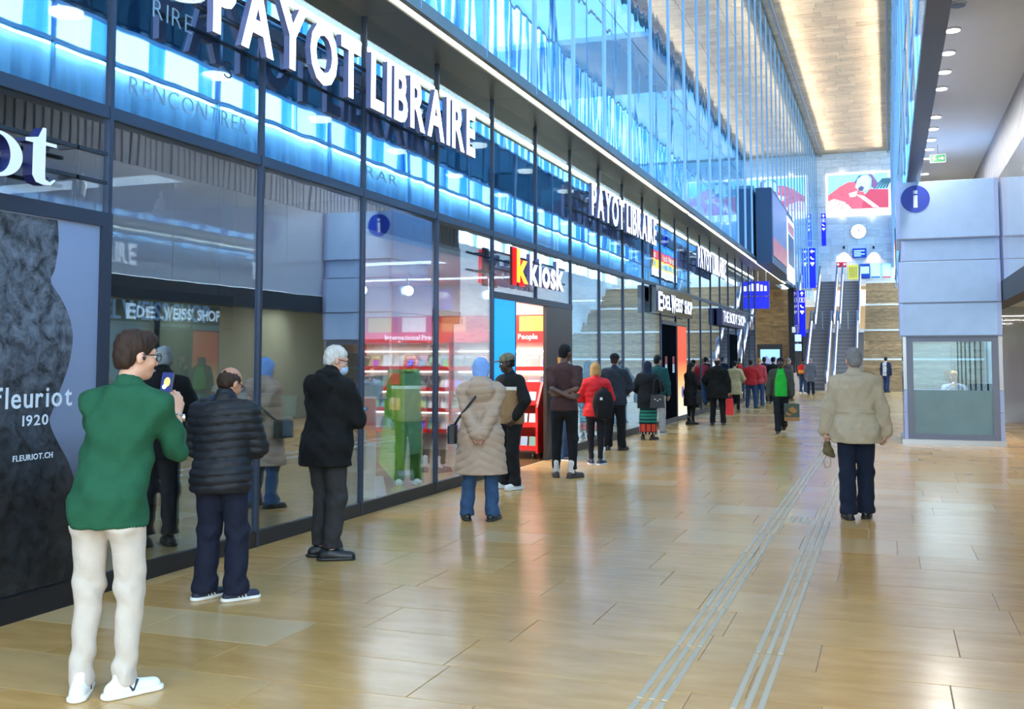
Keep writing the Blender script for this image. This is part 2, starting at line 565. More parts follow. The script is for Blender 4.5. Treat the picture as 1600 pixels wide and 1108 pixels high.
# upper glazing
zrows = [ZS + .02, 7.9, 10.2, 12.4, 14.5, ZC - .05]
for k in range(1, 38):
    a = Y0 + k * BAY
    b = min(a + BAY, YE)
    if a >= YE: break
    for z0, z1 in zip(zrows[:-1], zrows[1:]):
        pane(M_upglass, XU, a + .012, b - .012, z0 + .008, z1 - .008, wall_l, 'upper_pane', .02)
    MB().box(XU - .01, XU + .035, a - .008, a + .008, ZS + .02, ZC).build('upper_mullion', M_fin, wall_l)
boxo('upper_backing', mat('upper_backing', S2L((.15, .3, .42)), .6), XU - .3, XU - .05, -6, YE, ZS + .02, ZC, wall_l)

# ================================================================== right side: upper glazing, dropped fascia, soffit, wall with slats
wall_r = empty('wall_right', (XR, 0, 0), kind='structure')
rb = 1.93
k = 0
yy = -8.
while yy < YE - .1:
    b = min(yy + 2 * rb, YE)
    low = yy < 60
    for z0, z1, m_ in ((ZS, 6.15, M_blueglass), (6.72, 8.1, M_spandrel), (11.6, 14.0, M_midglass), (14.0, ZC, M_midglass)):
        if not low and z1 < 9: continue
        MB().box(XR, XR + .02, yy + .02, b - .02, z0 + .01, z1 - .01).build('daylight_pane', m_, wall_r)
    if low: MB().box(XR, XR + .02, yy + .02, b - .02, 6.16, 6.71).build('daylight_pane', M_skyglass, wall_r)
    MB().box(XR, XR + .02, yy + .02, b - .02, 8.11, 11.59).build('daylight_pane', M_skyglass, wall_r)
    MB().box(XR - .03, XR + .05, yy - .02, yy + .02, ZS if low else 8.1, ZC).build('upper_mullion', M_fin, wall_r)
    n = 6
    for j in range(n):                                 # blue fins behind the tall clear panes
        y_ = yy + (j + .5) * (b - yy) / n
        MB().box(XR + .06, XR + .10, y_ - .13, y_ + .13, 8.1, 11.6).build('sun_fin', M_bluefin, wall_r)
    for j in range(3 if low else 0):
        y_ = yy + (j + .8) * (b - yy) / 3
        MB().box(XR + .06, XR + .10, y_ - .2, y_ + .2, 6.1, 6.75).build('sun_fin', M_bluefin, wall_r)
    yy = b
for z in (6.155, 6.715, 8.105, 11.6, 14.0):
    MB().box(XR - .01, XR + .04, -8, YE if z > 8 else 62, z - .025, z + .025).build('upper_transom', M_fin, wall_r)
boxo('fascia', M_darkband, XR - .02, .68, -8, 46, ZS - .12, ZS, wall_r)
boxo('fascia_back', M_darkband, .62, .68, -8, 46, ZS, ZR + .05, wall_r)
boxo('fill_void_liner', M_white, .61, .62, -8, 46, ZS, 6.12, wall_r)  # added white liner spreading the glow behind the blue glass
boxo('fill_void_lid', M_white, XR + .03, .68, -8, 46, 6.12, 6.15, wall_r)
area('fascia_fill_lamp', (.545, 19, 6.10), .10, 54, 950, (.9, .96, 1.0))  # added unseen lamp that makes the blue glass band glow
ceil_r = empty('ceiling_right', kind='structure')
ceil_r.name = 'trim_1'
boxo('plaster_soffit', M_soffit_r, .68, XW + .3, -8, 46, ZR, ZR + .2, ceil_r)
# slatted band, mirror panes below it, bulkhead and shopfront further down
wr2 = empty('wall_right_shops', (XW, 0, 0), kind='structure')
wr2.name = 'trim_2'
boxo('slat_backing', mat('slat_back', S2L((.30, .32, .35)), .6), XW + .04, XW + .1, 2, 30, 5.1, ZR, wr2)
sl = None
for i in range(140):
    y_ = 4 + i * .185
    if sl is None:
        sl = MB().box(-.02, .04, -.07, .07, 0, ZR - 5.1).build('slat', M_slat, wr2, local=True)
        o = sl
    else:
        o = bpy.data.objects.new('slat', sl.data); COL.objects.link(o); o.parent = wr2
    o.location = (0, y_, 5.1)
M_greypanel = glass_mat('grey_wall_panel', refl=(.9, .95, 1), r0=.14, r90=.85, power=2.2, base=S2L((.74, .77, .81)), rough=.03)
for i in range(14):
    MB().box(XW - .02, XW + .04, 2 + i * 2.0 + .006, 2 + (i + 1) * 2.0 - .006, 3.12, 5.09).build('wall_panel', M_greypanel, wr2)
boxo('bulkhead', M_black, XW - .03, XW + .3, 2, 30, 2.72, 3.11, wr2)
M_shopglass_r = glass_mat('right_shop_glass', tint=(.75, .85, .88), refl=(.85, .93, 1), r0=.12, r90=.9, power=2.5)
for i in range(12):
    if 2 + i * 2 > 17.9: continue
    MB().box(2.38, 2.39, 2 + i * 2.0 + .03, 2 + (i + 1) * 2.0 - .03, .1, 2.71).build('shop_pane', M_shopglass_r, wr2)
    MB().box(2.36, 2.42, 2 + i * 2.0 - .03, 2 + i * 2.0 + .03, 0, 2.71).build('shop_mullion', M_frame2, wr2)
boxo('shop_back_wall', mat('shop_wall_beige', S2L((.62, .62, .52)), .7), 5.0, 5.1, 2, 30, 0, 3.1, wr2)
boxo('shop_ceiling', M_soffit_r, 2.38, 5.0, 2, 30, 3.0, 3.1, wr2)
for i in range(6):
    area('shop_ceiling_lamp', (3.7, 4 + i * 4, 2.98), 1.6, .25, 55, (1, .97, .9))
boxo('shop_floor', M_joint, 2.0, 5.0, 2, 30, -.05, -.004, wr2)
for i, (c, y_) in enumerate((((.5, .3, .12), 6.5), ((.06, .09, .1), 9.4), ((.45, .47, .4), 12.2), ((.5, .12, .04), 15.3))):
    boxo('shop_cabinet', mat('cab%d' % i, c, .5), 4.3, 5.0, y_ - 1.1, y_ + 1.1, 0, 2.1, wr2)
    for j in range(4):
        boxo('shop_shelf', M_white, 4.15, 4.3, y_ - 1.1, y_ + 1.1, .45 + j * .45, .48 + j * .45, wr2)

# ================================================================== ceiling of stone planks
ceiling = empty('ceiling', (0, 0, ZC), kind='structure')
boxo('ceiling_core', M_joint, XU - .3, XR + .3, -8, YE + .3, ZC + .02, ZC + .25, ceiling)
boxo('side_roof', M_soffit_r, XR + .3, 8.3, 46, 56, ZC, ZC + .25, ceiling)
for i in range(6):
    MB().box(XR + .3, 8.3, 56 + i * 3.6 + .06, 59.6 + i * 3.6 - .06, ZC, ZC + .03).build('added_roof_pane', M_clear, ceiling)  # skylight added out of view to brighten the end wall
cf = MB(); n_near = 0
y = -8.
rng = random.Random(9)
while y < YE:
    d = .62
    x = XU + .02 - rng.random()
    while x < XR:
        L = rng.choice((.7, 1.0, 1.3, 1.6))
        x1 = min(x + L, XR)
        a = max(x, XU)
        if x1 - a > .04:
            lo = ZC - rng.random() * .012
            if y > 41 and n_near < 290:
                MB().box(a + .006, x1 - .006, y + .008, min(y + d, YE) - .008, lo, ZC + .03).build('ceiling_plank', M_ceil, ceiling); n_near += 1
            else:
                cf.box(a + .006, x1 - .006, y + .008, min(y + d, YE) - .008, lo, ZC + .03)
        x = x1
    y += d
o = cf.build('ceiling_plank_field', M_ceil, ceiling); o['kind'] = 'stuff'
for x, w in ((-4.27, .05), (.27, .035)):
    t = MB().box(x - w, x + w, -8, YE, ZC - .17, ZC - .03)
    t.box(x - w * 1.5, x + w * 1.5, -8, YE, ZC - .03, ZC + .01).build('rail', M_glow_rail, ceiling)

# recessed downlights in the right soffit
M_lamp = mat('lamp_disc', (1, 1, 1), .4, emit=14., ecol=(1., .97, .93))
for i, y_ in enumerate((13.75, 14.8, 15.9, 16.95, 18.0, 20.1, 21.15, 22.2, 23.2, 24.25, 26.3)):
    lit = i > 0
    t = empty('downlight', (.905 if lit else .91, y_, ZR - .03), label='unlit round downlight in white soffit nearest the camera' if not lit else
              'lit round downlight, number %s along the row over the white soffit' % ('first second third fourth fifth sixth seventh eighth ninth tenth'.split()[i - 1]),
              cat='downlight', group='recessed downlights in the right soffit')
    b_ = MB().disc((0, 0), .105, 'z', 0, .035, 24).build('rim', M_white, t, local=True)
    MB().disc((0, 0), .088, 'z', -.006, .0, 24).build('lens', M_lamp if lit else mat('dark_lens', (.12, .12, .13), .3), t, local=True)
    if lit:
        l = area('downlight_lamp', (.905, y_, ZR - .045), .16, .16, 28, (1, .95, .88)); l.data.shape = 'DISK'
# illuminated exit sign
ex = empty('exit_sign', (1.05, 22.9, ZR - .36), label='green emergency exit sign hanging under the white soffit', cat='sign')
MB().box(-.14, .14, -.02, .02, 0, .15).build('panel', mat('exit_green', S2L((.05, .45, .22)), .4, emit=.35, ecol=S2L((.05, .5, .25))), ex, local=True)
MB().box(-.15, .15, -.015, .025, -.01, .16).build('rim', M_white, ex, local=True)
MB().tube((0, 0, .16), (0, 0, .36), .008).build('stem', M_steel, ex, local=True)
M_exw = mat('exit_white', (.8, .9, .85), .4, emit=.8, ecol=(.8, 1, .9))
MB().prism([(.02, .065), (.08, .065), (.08, .035), (.12, .075), (.08, .115), (.08, .085), (.02, .085)], 'y', -.024, -.02).build('arrow', M_exw, ex, local=True)
t = MB().prism([(-.1, .02), (-.08, .02), (-.06, .06), (-.035, .045), (-.03, .06), (-.055, .08), (-.05, .1), (-.09, .105), (-.11, .08), (-.1, .075), (-.085, .09), (-.075, .085), (-.085, .06)], 'y', -.024, -.02)
t.disc((-.06, .122), .012, 'y', -.024, -.02, 10)
t.build('running_figure', M_exw, ex, local=True)

# ================================================================== far end: end wall, stairs, landing floor, side walls
wall_b = empty('wall_back', (0, YE, 0), kind='structure')
boxo('wall_core', M_joint, -5.2, 9, YE + .03, YE + .4, 0, ZC + .2, wall_b)
rng = random.Random(3)
blk = MB(); nb = 0
z = 6.6
while z < ZC - .02:
    h = .52
    x = XU - rng.random()
    while x < 8.5:
        L = rng.choice((.9, 1.2, 1.5))
        a, b = max(x, XU), min(x + L, 8.5)
        if b - a > .03:
            f_ = YE - rng.random() * .012
            if b < 1.2 and nb < 200:
                MB().box(a + .005, b - .005, f_, YE + .04, z + .005, min(z + h, ZC) - .005).build('stone_block', M_wallstone, wall_b); nb += 1
            else:
                blk.box(a + .005, b - .005, f_, YE + .04, z + .005, min(z + h, ZC) - .005)
        x += L
    z += h
o = blk.build('stone_block_field', M_wallstone, wall_b); o['kind'] = 'stuff'
YS = 55.4
stairs = empty('staircase', (0, YS, 0), label='broad stone staircase with pale landings beside the escalators', cat='staircase')
yy, z = YS, 0.
X0S, X1S = -1.25, 7.95
for fl in range(4):
    for s_ in range(10):
        z += .165
        last = s_ == 9
        MB().box(X0S, X1S, yy, yy + (1.8 if last else .36), z - .165 if fl + s_ else 0, z - .012 - (.09 if last else 0)).box(X0S, X1S, yy - .02, yy + (1.8 if last else .36), z - (.102 if last else .012), z, 1 if last else 0).build('step', [M_step, M_nosing], stairs)
        yy += .3 if not last else 1.5
up_ = empty('upper_floor', (0, 74, 6.6), kind='structure'); up_.name = 'trim_6'
boxo('upper_slab', M_joint, XU, 9, yy - .2, YE + .1, 6.2, 6.598, up_)
boxo('upper_floor_edge', M_wallstone, XU, X0S, 73.0, 74.0, 5.2, 6.6, up_)
# right flank beyond the booth; its glazing is added to light the far end
fk_ = empty('wall_flank', (8, 50, 0), kind='structure'); fk_.name = 'trim_7'
boxo('flank_wall', M_wallstone, 8.0, 8.3, 30, YE, 0, 7.0, fk_)
for i in range(12):
    MB().box(8.0, 8.03, 30 + i * 4 + .05, min(34 + i * 4, YE) - .05, 7.0, ZC).build('daylight_pane', M_clear, fk_)
    MB().box(7.95, 8.08, 30 + i * 4 - .05, 30 + i * 4 + .05, 7.0, ZC).build('mullion', M_fin, fk_)
boxo('flank_front', M_greypanel, XW + .3, 8.0, 30, 30.2, 0, ZR, fk_)
# passage to the left: brown stone wall facing the hall, black corner column
wp = empty('wall_passage', (-6, 57, 0), kind='structure'); wp.name = 'trim_3'
boxo('wall_core', M_joint, -14, -4.92, 57.05, 57.4, 0, ZS, wp)
z = 0.
rng = random.Random(8)
while z < ZS - .05:
    h = .68; x = -13.5 - rng.random()
    while x < -4.93:
        L = rng.choice((1.0, 1.3, 1.6)); b = min(x + L, -4.93)
        if b - x > .04:
            MB().box(x + .004, b - .004, 57.0, 57.06, z + .004, min(z + h, ZS) - .004).build('stone_slab', M_brown, wp)
        x = b
    z += h
MB().cbox(-4.95, -4.62, 56.6, 57.4, 0, ZS, .02).build('column', M_blackglass, wp)
boxo('passage_ceiling', M_soffit, -14, XF - .05, YP, 57.3, ZS, ZS + .2, wp)
boxo('return_wall', M_greypanel, -14, XF - .05, YP - .1, YP, 0, ZS, wp)
boxo('lower_side_wall', M_blackglass, -4.95, -4.6, 57.4, YE, 0, ZS + .1, wp)
MB().cbox(-4.72, -4.56, 56.2, 56.45, 3.0, 3.3, .02).build('loudspeaker_box', M_white, wp)

# unseen end behind the viewer: plinth blocks sky reflections, glazing above lets daylight in
wfr = empty('wall_front', (0, -12, 0), kind='structure')
boxo('plinth', M_wallstone, XF - 6, 8.0, -12.3, -12.0, 0, 4.2, wfr)
for i in range(7):
    MB().box(XF + i * 1.9 + .03, XF + (i + 1) * 1.9 - .03, -12.1, -12.07, 4.25, ZC).build('daylight_pane', M_clear, wfr)
    MB().box(XF + i * 1.9 - .03, XF + i * 1.9 + .03, -12.15, -12.0, 4.2, ZC).build('mullion', M_fin, wfr)
# ================================================================== shop rooms behind the glass
rooms = empty('shop_rooms', (-8, 0, 0), kind='structure'); rooms.name = 'trim_4'
M_dark = mat('dark_interior', S2L((.17, .17, .18)), .7)
M_roomfloor = stone_mat('shop_floor_stone', S2L((.30, .22, .12)), S2L((.42, .32, .19)), rough=.25)
M_roomwhite = mat('kiosk_white', S2L((.92, .88, .86)), .6)
M_lightblue = mat('pale_blue_wall', S2L((.58, .74, .82)), .6)
M_olive = mat('olive_panel', S2L((.56, .58, .36)), .6)
M_grey = mat('grey_interior', S2L((.30, .31, .33)), .7)
XB = -9.6
YK0, YK1, YB1 = Y0 + 2 * BAY, Y0 + 6 * BAY, Y0 + 10 * BAY
boxo('room_floor', M_roomfloor, XB, XF - .045, 1.5, YP - .2, -.05, -.003, rooms)
boxo('back_wall', M_dark, XB - .1, XB, 1.5, YP - .1, 0, ZS, rooms)
boxo('room_end_wall', M_dark, XB, XF - .05, 1.4, 1.5, 0, ZS, rooms)
boxo('storey_slab', M_dark, XB, XF - .05, 1.5, YP - .1, 3.34, 3.46, rooms)
boxo('upper_room_ceiling', M_dark, XB, XF - .45, 1.5, YP - .1, ZS - .12, ZS - .02, rooms)
for y_, m_ in ((YK0 - .02, M_grey), (YK1 + .03, M_roomwhite), (YB1, M_grey), (36.8, M_dark)):
    boxo('partition', m_, XB, XF - .06, y_ - .05, y_ + .05, 0, 3.34, rooms)
boxo('kiosk_ceiling', M_roomwhite, XB, XF - .06, YK0 + .03, YK1 - .03, 3.0, 3.06, rooms)
boxo('kiosk_back', M_roomwhite, XB, XB + .04, YK0 + .03, YK1 - .03, 0, 3.0, rooms)
boxo('next_shop_ceiling', M_roomwhite, XB, XF - .06, YK1 + .09, YB1 - .06, 3.0, 3.06, rooms)
boxo('next_shop_wall', M_lightblue, XB, XB + .04, YK1 + .09, YB1 - .06, 0, 3.0, rooms)
boxo('next_shop_end', M_lightblue, XB, XF - .1, YB1 - .12, YB1 - .06, 0, 3.0, rooms)
boxo('grey_room_wall', M_grey, XB, XB + .04, 1.5, YK0 - .1, 0, 3.3, rooms)
for i in range(3):
    area('kiosk_ceiling_lamp', (-7.2, 10.2 + i * 2.8, 2.97), 3.0, .4, 210, (1, .93, .86))
for i in range(2):
    area('shop_ceiling_lamp', (-7.3, 19.3 + i * 3.6, 2.97), 2.5, .5, 330, (1, .97, .95))
area('grey_room_lamp', (-7.4, 7.8, 3.3), 2.5, .4, 20, (1, .95, .9))
area('far_shop_lamp', (-7.3, 31, 3.3), 2.5, 5, 60, (1, .95, .9))
area('far_shop_lamp', (-7.3, 40.5, 3.3), 2.5, 5, 60, (1, .95, .9))
# book floor above: olive and grey upright panels, round lamps
rng = random.Random(21)
y_ = 1.8
while y_ < YP - 1.2:
    w_ = rng.choice((.5, .7, 1.0))
    MB().box(XB + .1 + rng.random() * 1.2, XB + 1.6, y_, y_ + w_, 3.46, 5.2).build('display_panel', [M_olive, M_grey, M_olive, M_dark][rng.randrange(4)], rooms)
    y_ += w_ + rng.choice((.1, .5, .9))
M_uplamp = mat('round_lamp', (1, .97, .9), .4, emit=5., ecol=(1, .96, .88))
for i in range(16):
    for x_ in (-6.4, -7.9):
        MB().disc((x_, 3.2 + i * 2.55), .17, 'z', ZS - .16, ZS - .12, 20).build('round_lamp', M_uplamp, rooms)

# ------------------------------------------------------------------ kiosk furniture
M_red = mat('red_laminate', S2L((.78, .08, .08)), .4)
M_redlit = mat('red_lit_header', S2L((.85, .12, .10)), .4, emit=.35, ecol=S2L((.9, .1, .08)))
M_wlet = mat('white_letter', (.9, .9, .9), .5, emit=.7, ecol=(1, 1, 1))
M_shelfled = mat('shelf_light', (1, .95, .9), .5, emit=5., ecol=(1, .93, .85))
rack = empty('magazine_rack', (-7.3, 17.25, 0), label='long red magazine rack with lit header along the far kiosk wall', cat='rack')
RX0, RX1, RY = -9.2, -5.42, 17.35
boxo('back_panel', mat('cream_laminate', S2L((.90, .84, .78)), .5), RX0, RX1, RY, RY + .05, 0, 1.93, rack)
boxo('upper_panel', M_red, RX0, RX1, RY, RY + .05, 1.93, 2.42, rack)
boxo('header', M_redlit, RX0, RX1, RY - .34, RY, 1.93, 2.12, rack)
put_text('International Press', (-8.62, RY - .345, 1.985), (1, 0, 0), (0, 0, 1), .085, None, .01, [M_wlet], rack, joined='header_lettering')
put_text('People', (-6.05, RY - .345, 1.985), (1, 0, 0), (0, 0, 1), .085, None, .01, [M_wlet], rack, joined='header_lettering')
for z_ in (.35, .72, 1.09, 1.46):
    MB().box(RX0, RX1, RY - .40, RY, z_ - .02, z_).box(RX0, RX1, RY - .42, RY - .40, z_ - .02, z_ + .05).build('shelf', M_red, rack)
    boxo('shelf_lamp', M_shelfled, RX0, RX1, RY - .06, RY - .03, z_ + .30, z_ + .33, rack)
for x_ in (RX0, (RX0 + RX1) / 2, RX1):
    boxo('upright', M_red, x_ - .02, x_ + .02, RY - .4, RY, 0, 2.0, rack)
for i, (x_, c) in enumerate(((-8.9, (.8, .7, .2)), (-8.2, (.85, .8, .75)), (-7.4, (.9, .3, .1)), (-6.5, (.9, .35, .08)), (-5.9, (.92, .5, .1)))):
    boxo('poster', mat('rack_poster%d' % i, c, .5), x_ - .24, x_ + .24, RY - .02, RY, 2.13, 2.40, rack)
# magazines: cover plus page block, several cover designs
covers = [(.75, .12, .10), (.12, .25, .5), (.8, .75, .65), (.1, .1, .12), (.75, .55, .1), (.2, .45, .25), (.8, .8, .82), (.55, .2, .4), (.2, .55, .65)]
M_page = mat('page_block', (.85, .84, .8), .7)
mags = []
for i, c in enumerate(covers):
    mb = MB()
    mb.box(-.105, .105, 0, .012, 0, .28, 0)
    c2 = tuple(min(1, v * .4 + .45) for v in c)
    mb.box(-.09, .09, -.002, 0, .215, .265, 2).box(-.05, .075, -.002, 0, .05, .19, 3)
    me = mb.build('magazine', [mat('cover%d' % i, c, .35), M_page, mat('cover_title%d' % i, c2, .4), mat('cover_pic%d' % i, (c[1], c[2], c[0]), .4)], local=True)
    COL.objects.unlink(me); mags.append(me)
def magazine(x_, y_, z_, rx, rz, group, label, i, s=1.):
    o = bpy.data.objects.new('magazine', mags[i % len(mags)].data); COL.objects.link(o)
    o.location = (x_, y_, z_); o.rotation_euler = (rx, 0, rz); o.scale = (s, s, s)
    return tag(o, label, 'magazine', group)
rng = random.Random(4)
ordw = 'first second third fourth fifth sixth seventh eighth ninth tenth eleventh twelfth thirteenth fourteenth fifteenth sixteenth'.split()
cvn = 'red blue cream black ochre green white plum teal'.split()
for r_, (z_, nm) in enumerate(((.35, 'lowest'), (.72, 'second'), (1.09, 'third'), (1.46, 'top'))):
    for i in range(16):
        q_ = rng.randrange(9)
        x_ = RX0 + .14 + i * (RX1 - RX0 - .28) / 15
        magazine(x_, RY - .37 + .01 * rng.random(), z_ + .003, -.42, 0, 'magazines on the %s shelf of the red rack' % nm, '%s magazine, %s from the left on the %s shelf of the red rack' % (cvn[q_], ordw[i], nm), q_, .95)
# rolling cart in the doorway
cart = empty('rolling_book_cart', (-5.9, 16.45, 0), label='red rolling cart of books standing in the kiosk doorway', cat='cart')
cx0, cx1, cy0, cy1 = -6.45, -5.42, 16.2, 16.75
MB().prism([(cy0, .1), (cy1, .1), (cy1, 1.25), (cy0 + .3, 1.25), (cy0, .85)], 'x', cx1 - .04, cx1).build('side_panel', M_red, cart)
MB().prism([(cy0, .1), (cy1, .1), (cy1, 1.25), (cy0 + .3, 1.25), (cy0, .85)], 'x', cx0, cx0 + .04).build('side_panel', M_red, cart)
boxo('back_panel', M_red, cx0 + .04, cx1 - .04, cy1 - .04, cy1, .1, 1.25, cart)
for z_ in (.14, .52, .88):
    MB().box(cx0 + .04, cx1 - .04, cy0 + .02, cy1 - .04, z_, z_ + .03).box(cx0 + .04, cx1 - .04, cy0, cy0 + .02, z_, z_ + .08).build('shelf', M_red, cart)
for x_ in (cx0 + .1, cx1 - .1):
    for y__ in (cy0 + .08, cy1 - .08):
        MB().disc((y__, .05), .05, 'x', x_ - .015, x_ + .015, 14).build('castor', M_black, cart)
bk = None
bookc = [(.75, .75, .7), (.15, .4, .3), (.8, .65, .2), (.75, .8, .85), (.6, .15, .12), (.3, .45, .6), (.85, .8, .7)]
bms = []
for i, c in enumerate(bookc):
    mb = MB().box(-.06, .06, 0, .025, 0, .19, 0).box(-.055, .058, .003, .022, .004, .192, 1)
    o = mb.build('book', [mat('book_cover%d' % i, c, .4), M_page], local=True); COL.objects.unlink(o); bms.append(o)
for z_, nm, n in ((.173, 'lowest', 6), (.553, 'middle', 6), (.913, 'top', 6)):
    for i in range(n):
        q_ = rng.randrange(7); o = bpy.data.objects.new('book', bms[q_].data); COL.objects.link(o)
        o.location = (cx0 + .14 + i * .15, cy0 + .12, z_); o.rotation_euler = (-.25, 0, 0)
        tag(o, 'small %s book, %s from the left on the %s shelf of the rolling cart' % ('grey green yellow pale brick blue cream'.split()[q_], ordw[i], nm), 'book', 'books on the %s shelf of the red cart' % nm)
# green A-shaped display
M_green = mat('green_laminate', S2L((.42, .70, .22)), .45)
gd = empty('green_display_unit', (-6.25, 12.8, 0), label='green stepped display unit inside the kiosk behind the glass', cat='display')
MB().prism([(-6.50, 0), (-6.05, 0), (-6.12, 1.5), (-6.34, 1.5)], 'y', 12.62, 12.66).build('front_panel', M_green, gd)
MB().prism([(-6.50, 0), (-6.05, 0), (-6.12, 1.5), (-6.34, 1.5)], 'y', 13.1, 13.14).build('rear_panel', M_green, gd)
for z_ in (.45, .8, 1.15, 1.46):
    MB().box(-6.38, -6.1, 12.66, 13.1, z_, z_ + .03).build('shelf', M_green, gd)
boxo('side_face', mat('pale_green', S2L((.50, .76, .45)), .4), -6.12, -6.09, 12.6, 13.1, .35, 1.45, gd)
for i, (z_, c) in enumerate(((.96, (.8, .75, .2)), (1.3, (.85, .2, .05)))):
    boxo('card', mat('card%d' % i, c, .5), -6.32, -6.16, 12.605, 12.62, z_, z_ + .16, gd)
MB().prism([(10.3, 0), (12.4, 0), (10.9, .95), (10.3, 1.05)], 'x', -6.5, -6.1).build('red_wedge', mat('dull_red', S2L((.55, .24, .18)), .5))  # plain wedge sloping down along the window
tag(bpy.data.objects['red_wedge'], 'dull red wedge shaped block standing in the kiosk window', 'display')
ps = empty('poster_stand', (-5.72, 10.35, 0), label='orange and white poster stand beside the kiosk window mullion', cat='stand')
boxo('orange_panel', mat('orange_print', S2L((.92, .42, .12)), .5, emit=.12), -5.98, -5.40, 10.42, 10.45, .72, 1.2, ps)  # faint glow put into the print to brighten it
boxo('white_panel', M_white, -5.98, -5.40, 10.42, 10.45, .1, .72, ps)
boxo('picture', mat('grey_print', (.3, .33, .33), .5), -5.8, -5.5, 10.415, 10.42, .4, .85, ps)
boxo('foot', M_black, -5.98, -5.40, 10.3, 10.6, 0, .1, ps)
rg = MB().box(-5.95, -5.45, 10.46, 10.7, 1.22, 1.45).build('grey_box', mat('mid_grey', (.25, .25, .27), .5))
tag(rg, 'grey box standing on top of the orange poster stand', 'box')
boxo('shelf_top', M_white, -5.98, -5.40, 10.45, 10.72, 1.19, 1.22, ps)
for i, (y__, lb) in enumerate(((9.98, 'grey newspaper leaning at the kiosk window foot nearest the mullion'), (10.65, 'grey newspaper leaning at the middle of the kiosk window foot'), (11.45, 'pale green leaflet leaning at the far end of the kiosk window foot'))):
    magazine(-5.45, y__, .0, -.35, PI / 2 - .5, 'newspapers leaning inside the kiosk window', lb, (6, 2, 5)[i], 1.15)
sp_ = empty('ceiling_spotlight', (-7.0, 14.6, 3.0), label='white globe spotlight hanging from the kiosk ceiling', cat='spotlight')
MB().tube((0, 0, 0), (0, 0, -.25), .012).build('stem', M_steel, sp_, local=True)
MB().sphere((0, 0, -.3), .075, 16, 10).build('bulb', mat('bulb_glow', (1, 1, 1), .4, emit=16.), sp_, smooth=True, local=True)
for x_, y__, lb in ((-7.6, 14.2, 'kiosk spotlight left of the globe lamp'), (-6.2, 16.0, 'kiosk spotlight above the doorway cart')):
    s2_ = dup(sp_, (x_, y__, 3.0), label=lb + ' on the kiosk ceiling')
# kiosk doorway: lit blue panel beside the opening, and the dark leaf
bl = empty('blue_door_panel', (XF, 14.1, 0), kind='structure')
boxo('panel', mat('cyan_panel', S2L((0, .60, .98)), .4, emit=.75, ecol=S2L((0, .64, 1.0))), XF - .03, XF + .03, 13.73, 14.58, .12, 2.5, bl)
boxo('foot', M_frame2, XF - .035, XF + .035, 13.73, 14.6, 0, .12, bl)
boxo('edge', M_frame, XF - .035, XF + .035, 14.58, 14.61, .12, 2.5, bl)
dk = empty('door_3', (XF, 16.8, 0), kind='structure')
boxo('leaf', mat('dark_brown_panel', S2L((.19, .13, .12)), .35), XF - .03, XF + .03, 16.1, 17.52, .03, 2.5, dk)
boxo('track', M_frame2, XF - .03, XF + .03, 16.1, 17.52, 0, .03, dk)
# display table and goods in the window nearest the queue
tb = empty('display_table', (-5.85, 8.6, 0), label='white display table with dark wood edge behind the second window', cat='table')
boxo('top', mat('dark_wood', S2L((.30, .2, .14)), .4), -6.2, -5.45, 7.95, 9.3, .82, .88, tb)
for x_ in (-6.15, -5.5):
    for y__ in (8.0, 9.25):
        boxo('leg', M_frame2, x_ - .025, x_ + .025, y__ - .025, y__ + .025, 0, .82, tb)
M_bluebox = mat('blue_carton', S2L((.10, .35, .68)), .4)
for i, (y__, z_) in enumerate(((8.05, .88), (8.05, 1.14))):
    o = empty('carton', (-5.65, y__, z_), label='blue printed carton, %s one on the display table' % ('lower' if i == 0 else 'upper'), cat='box', group='blue cartons on the display table')
    MB().cbox(-.13, .13, -.09, .09, 0, .255, .004).build('box', M_bluebox, o, local=True)
    MB().box(.1305, .132, -.06, .06, .06, .2).build('print', mat('carton_print', S2L((.55, .8, .95)), .4), o, local=True)
j = empty('glass_jar', (-5.68, 9.0, .88), label='pale green jar with white lid on the display table', cat='jar')
MB().tube((0, 0, 0), (0, 0, .2), .09, n=18).build('jar_body', M_white, j, local=True, smooth=False)
MB().tube((0, 0, .2), (0, 0, .4), .12, .13, n=18).build('bowl', mat('jar_green', S2L((.72, .85, .8)), .15), j, local=True)
hb = MB().cbox(-5.85, -5.5, 8.38, 8.72, .88, 1.28, .02).build('straw_block', mat('straw', S2L((.62, .52, .30)), .8, noise=.3, nscale=60, bump=.6, bscale=120))
tag(hb, 'straw coloured textured block on the display table', 'decoration')
rs = empty('red_lit_sign', (-5.7, 6.15, 2.2), label='small red glowing sign box hanging inside the first window', cat='sign')
MB().cbox(-.05, .05, -.11, .11, 0, .22, .01).build('box', mat('red_glow', S2L((1, .02, .02)), .4, emit=1.2), rs, local=True)
MB().tube((0, 0, .22), (0, 0, 1.1), .01).build('stem', M_black, rs, local=True)
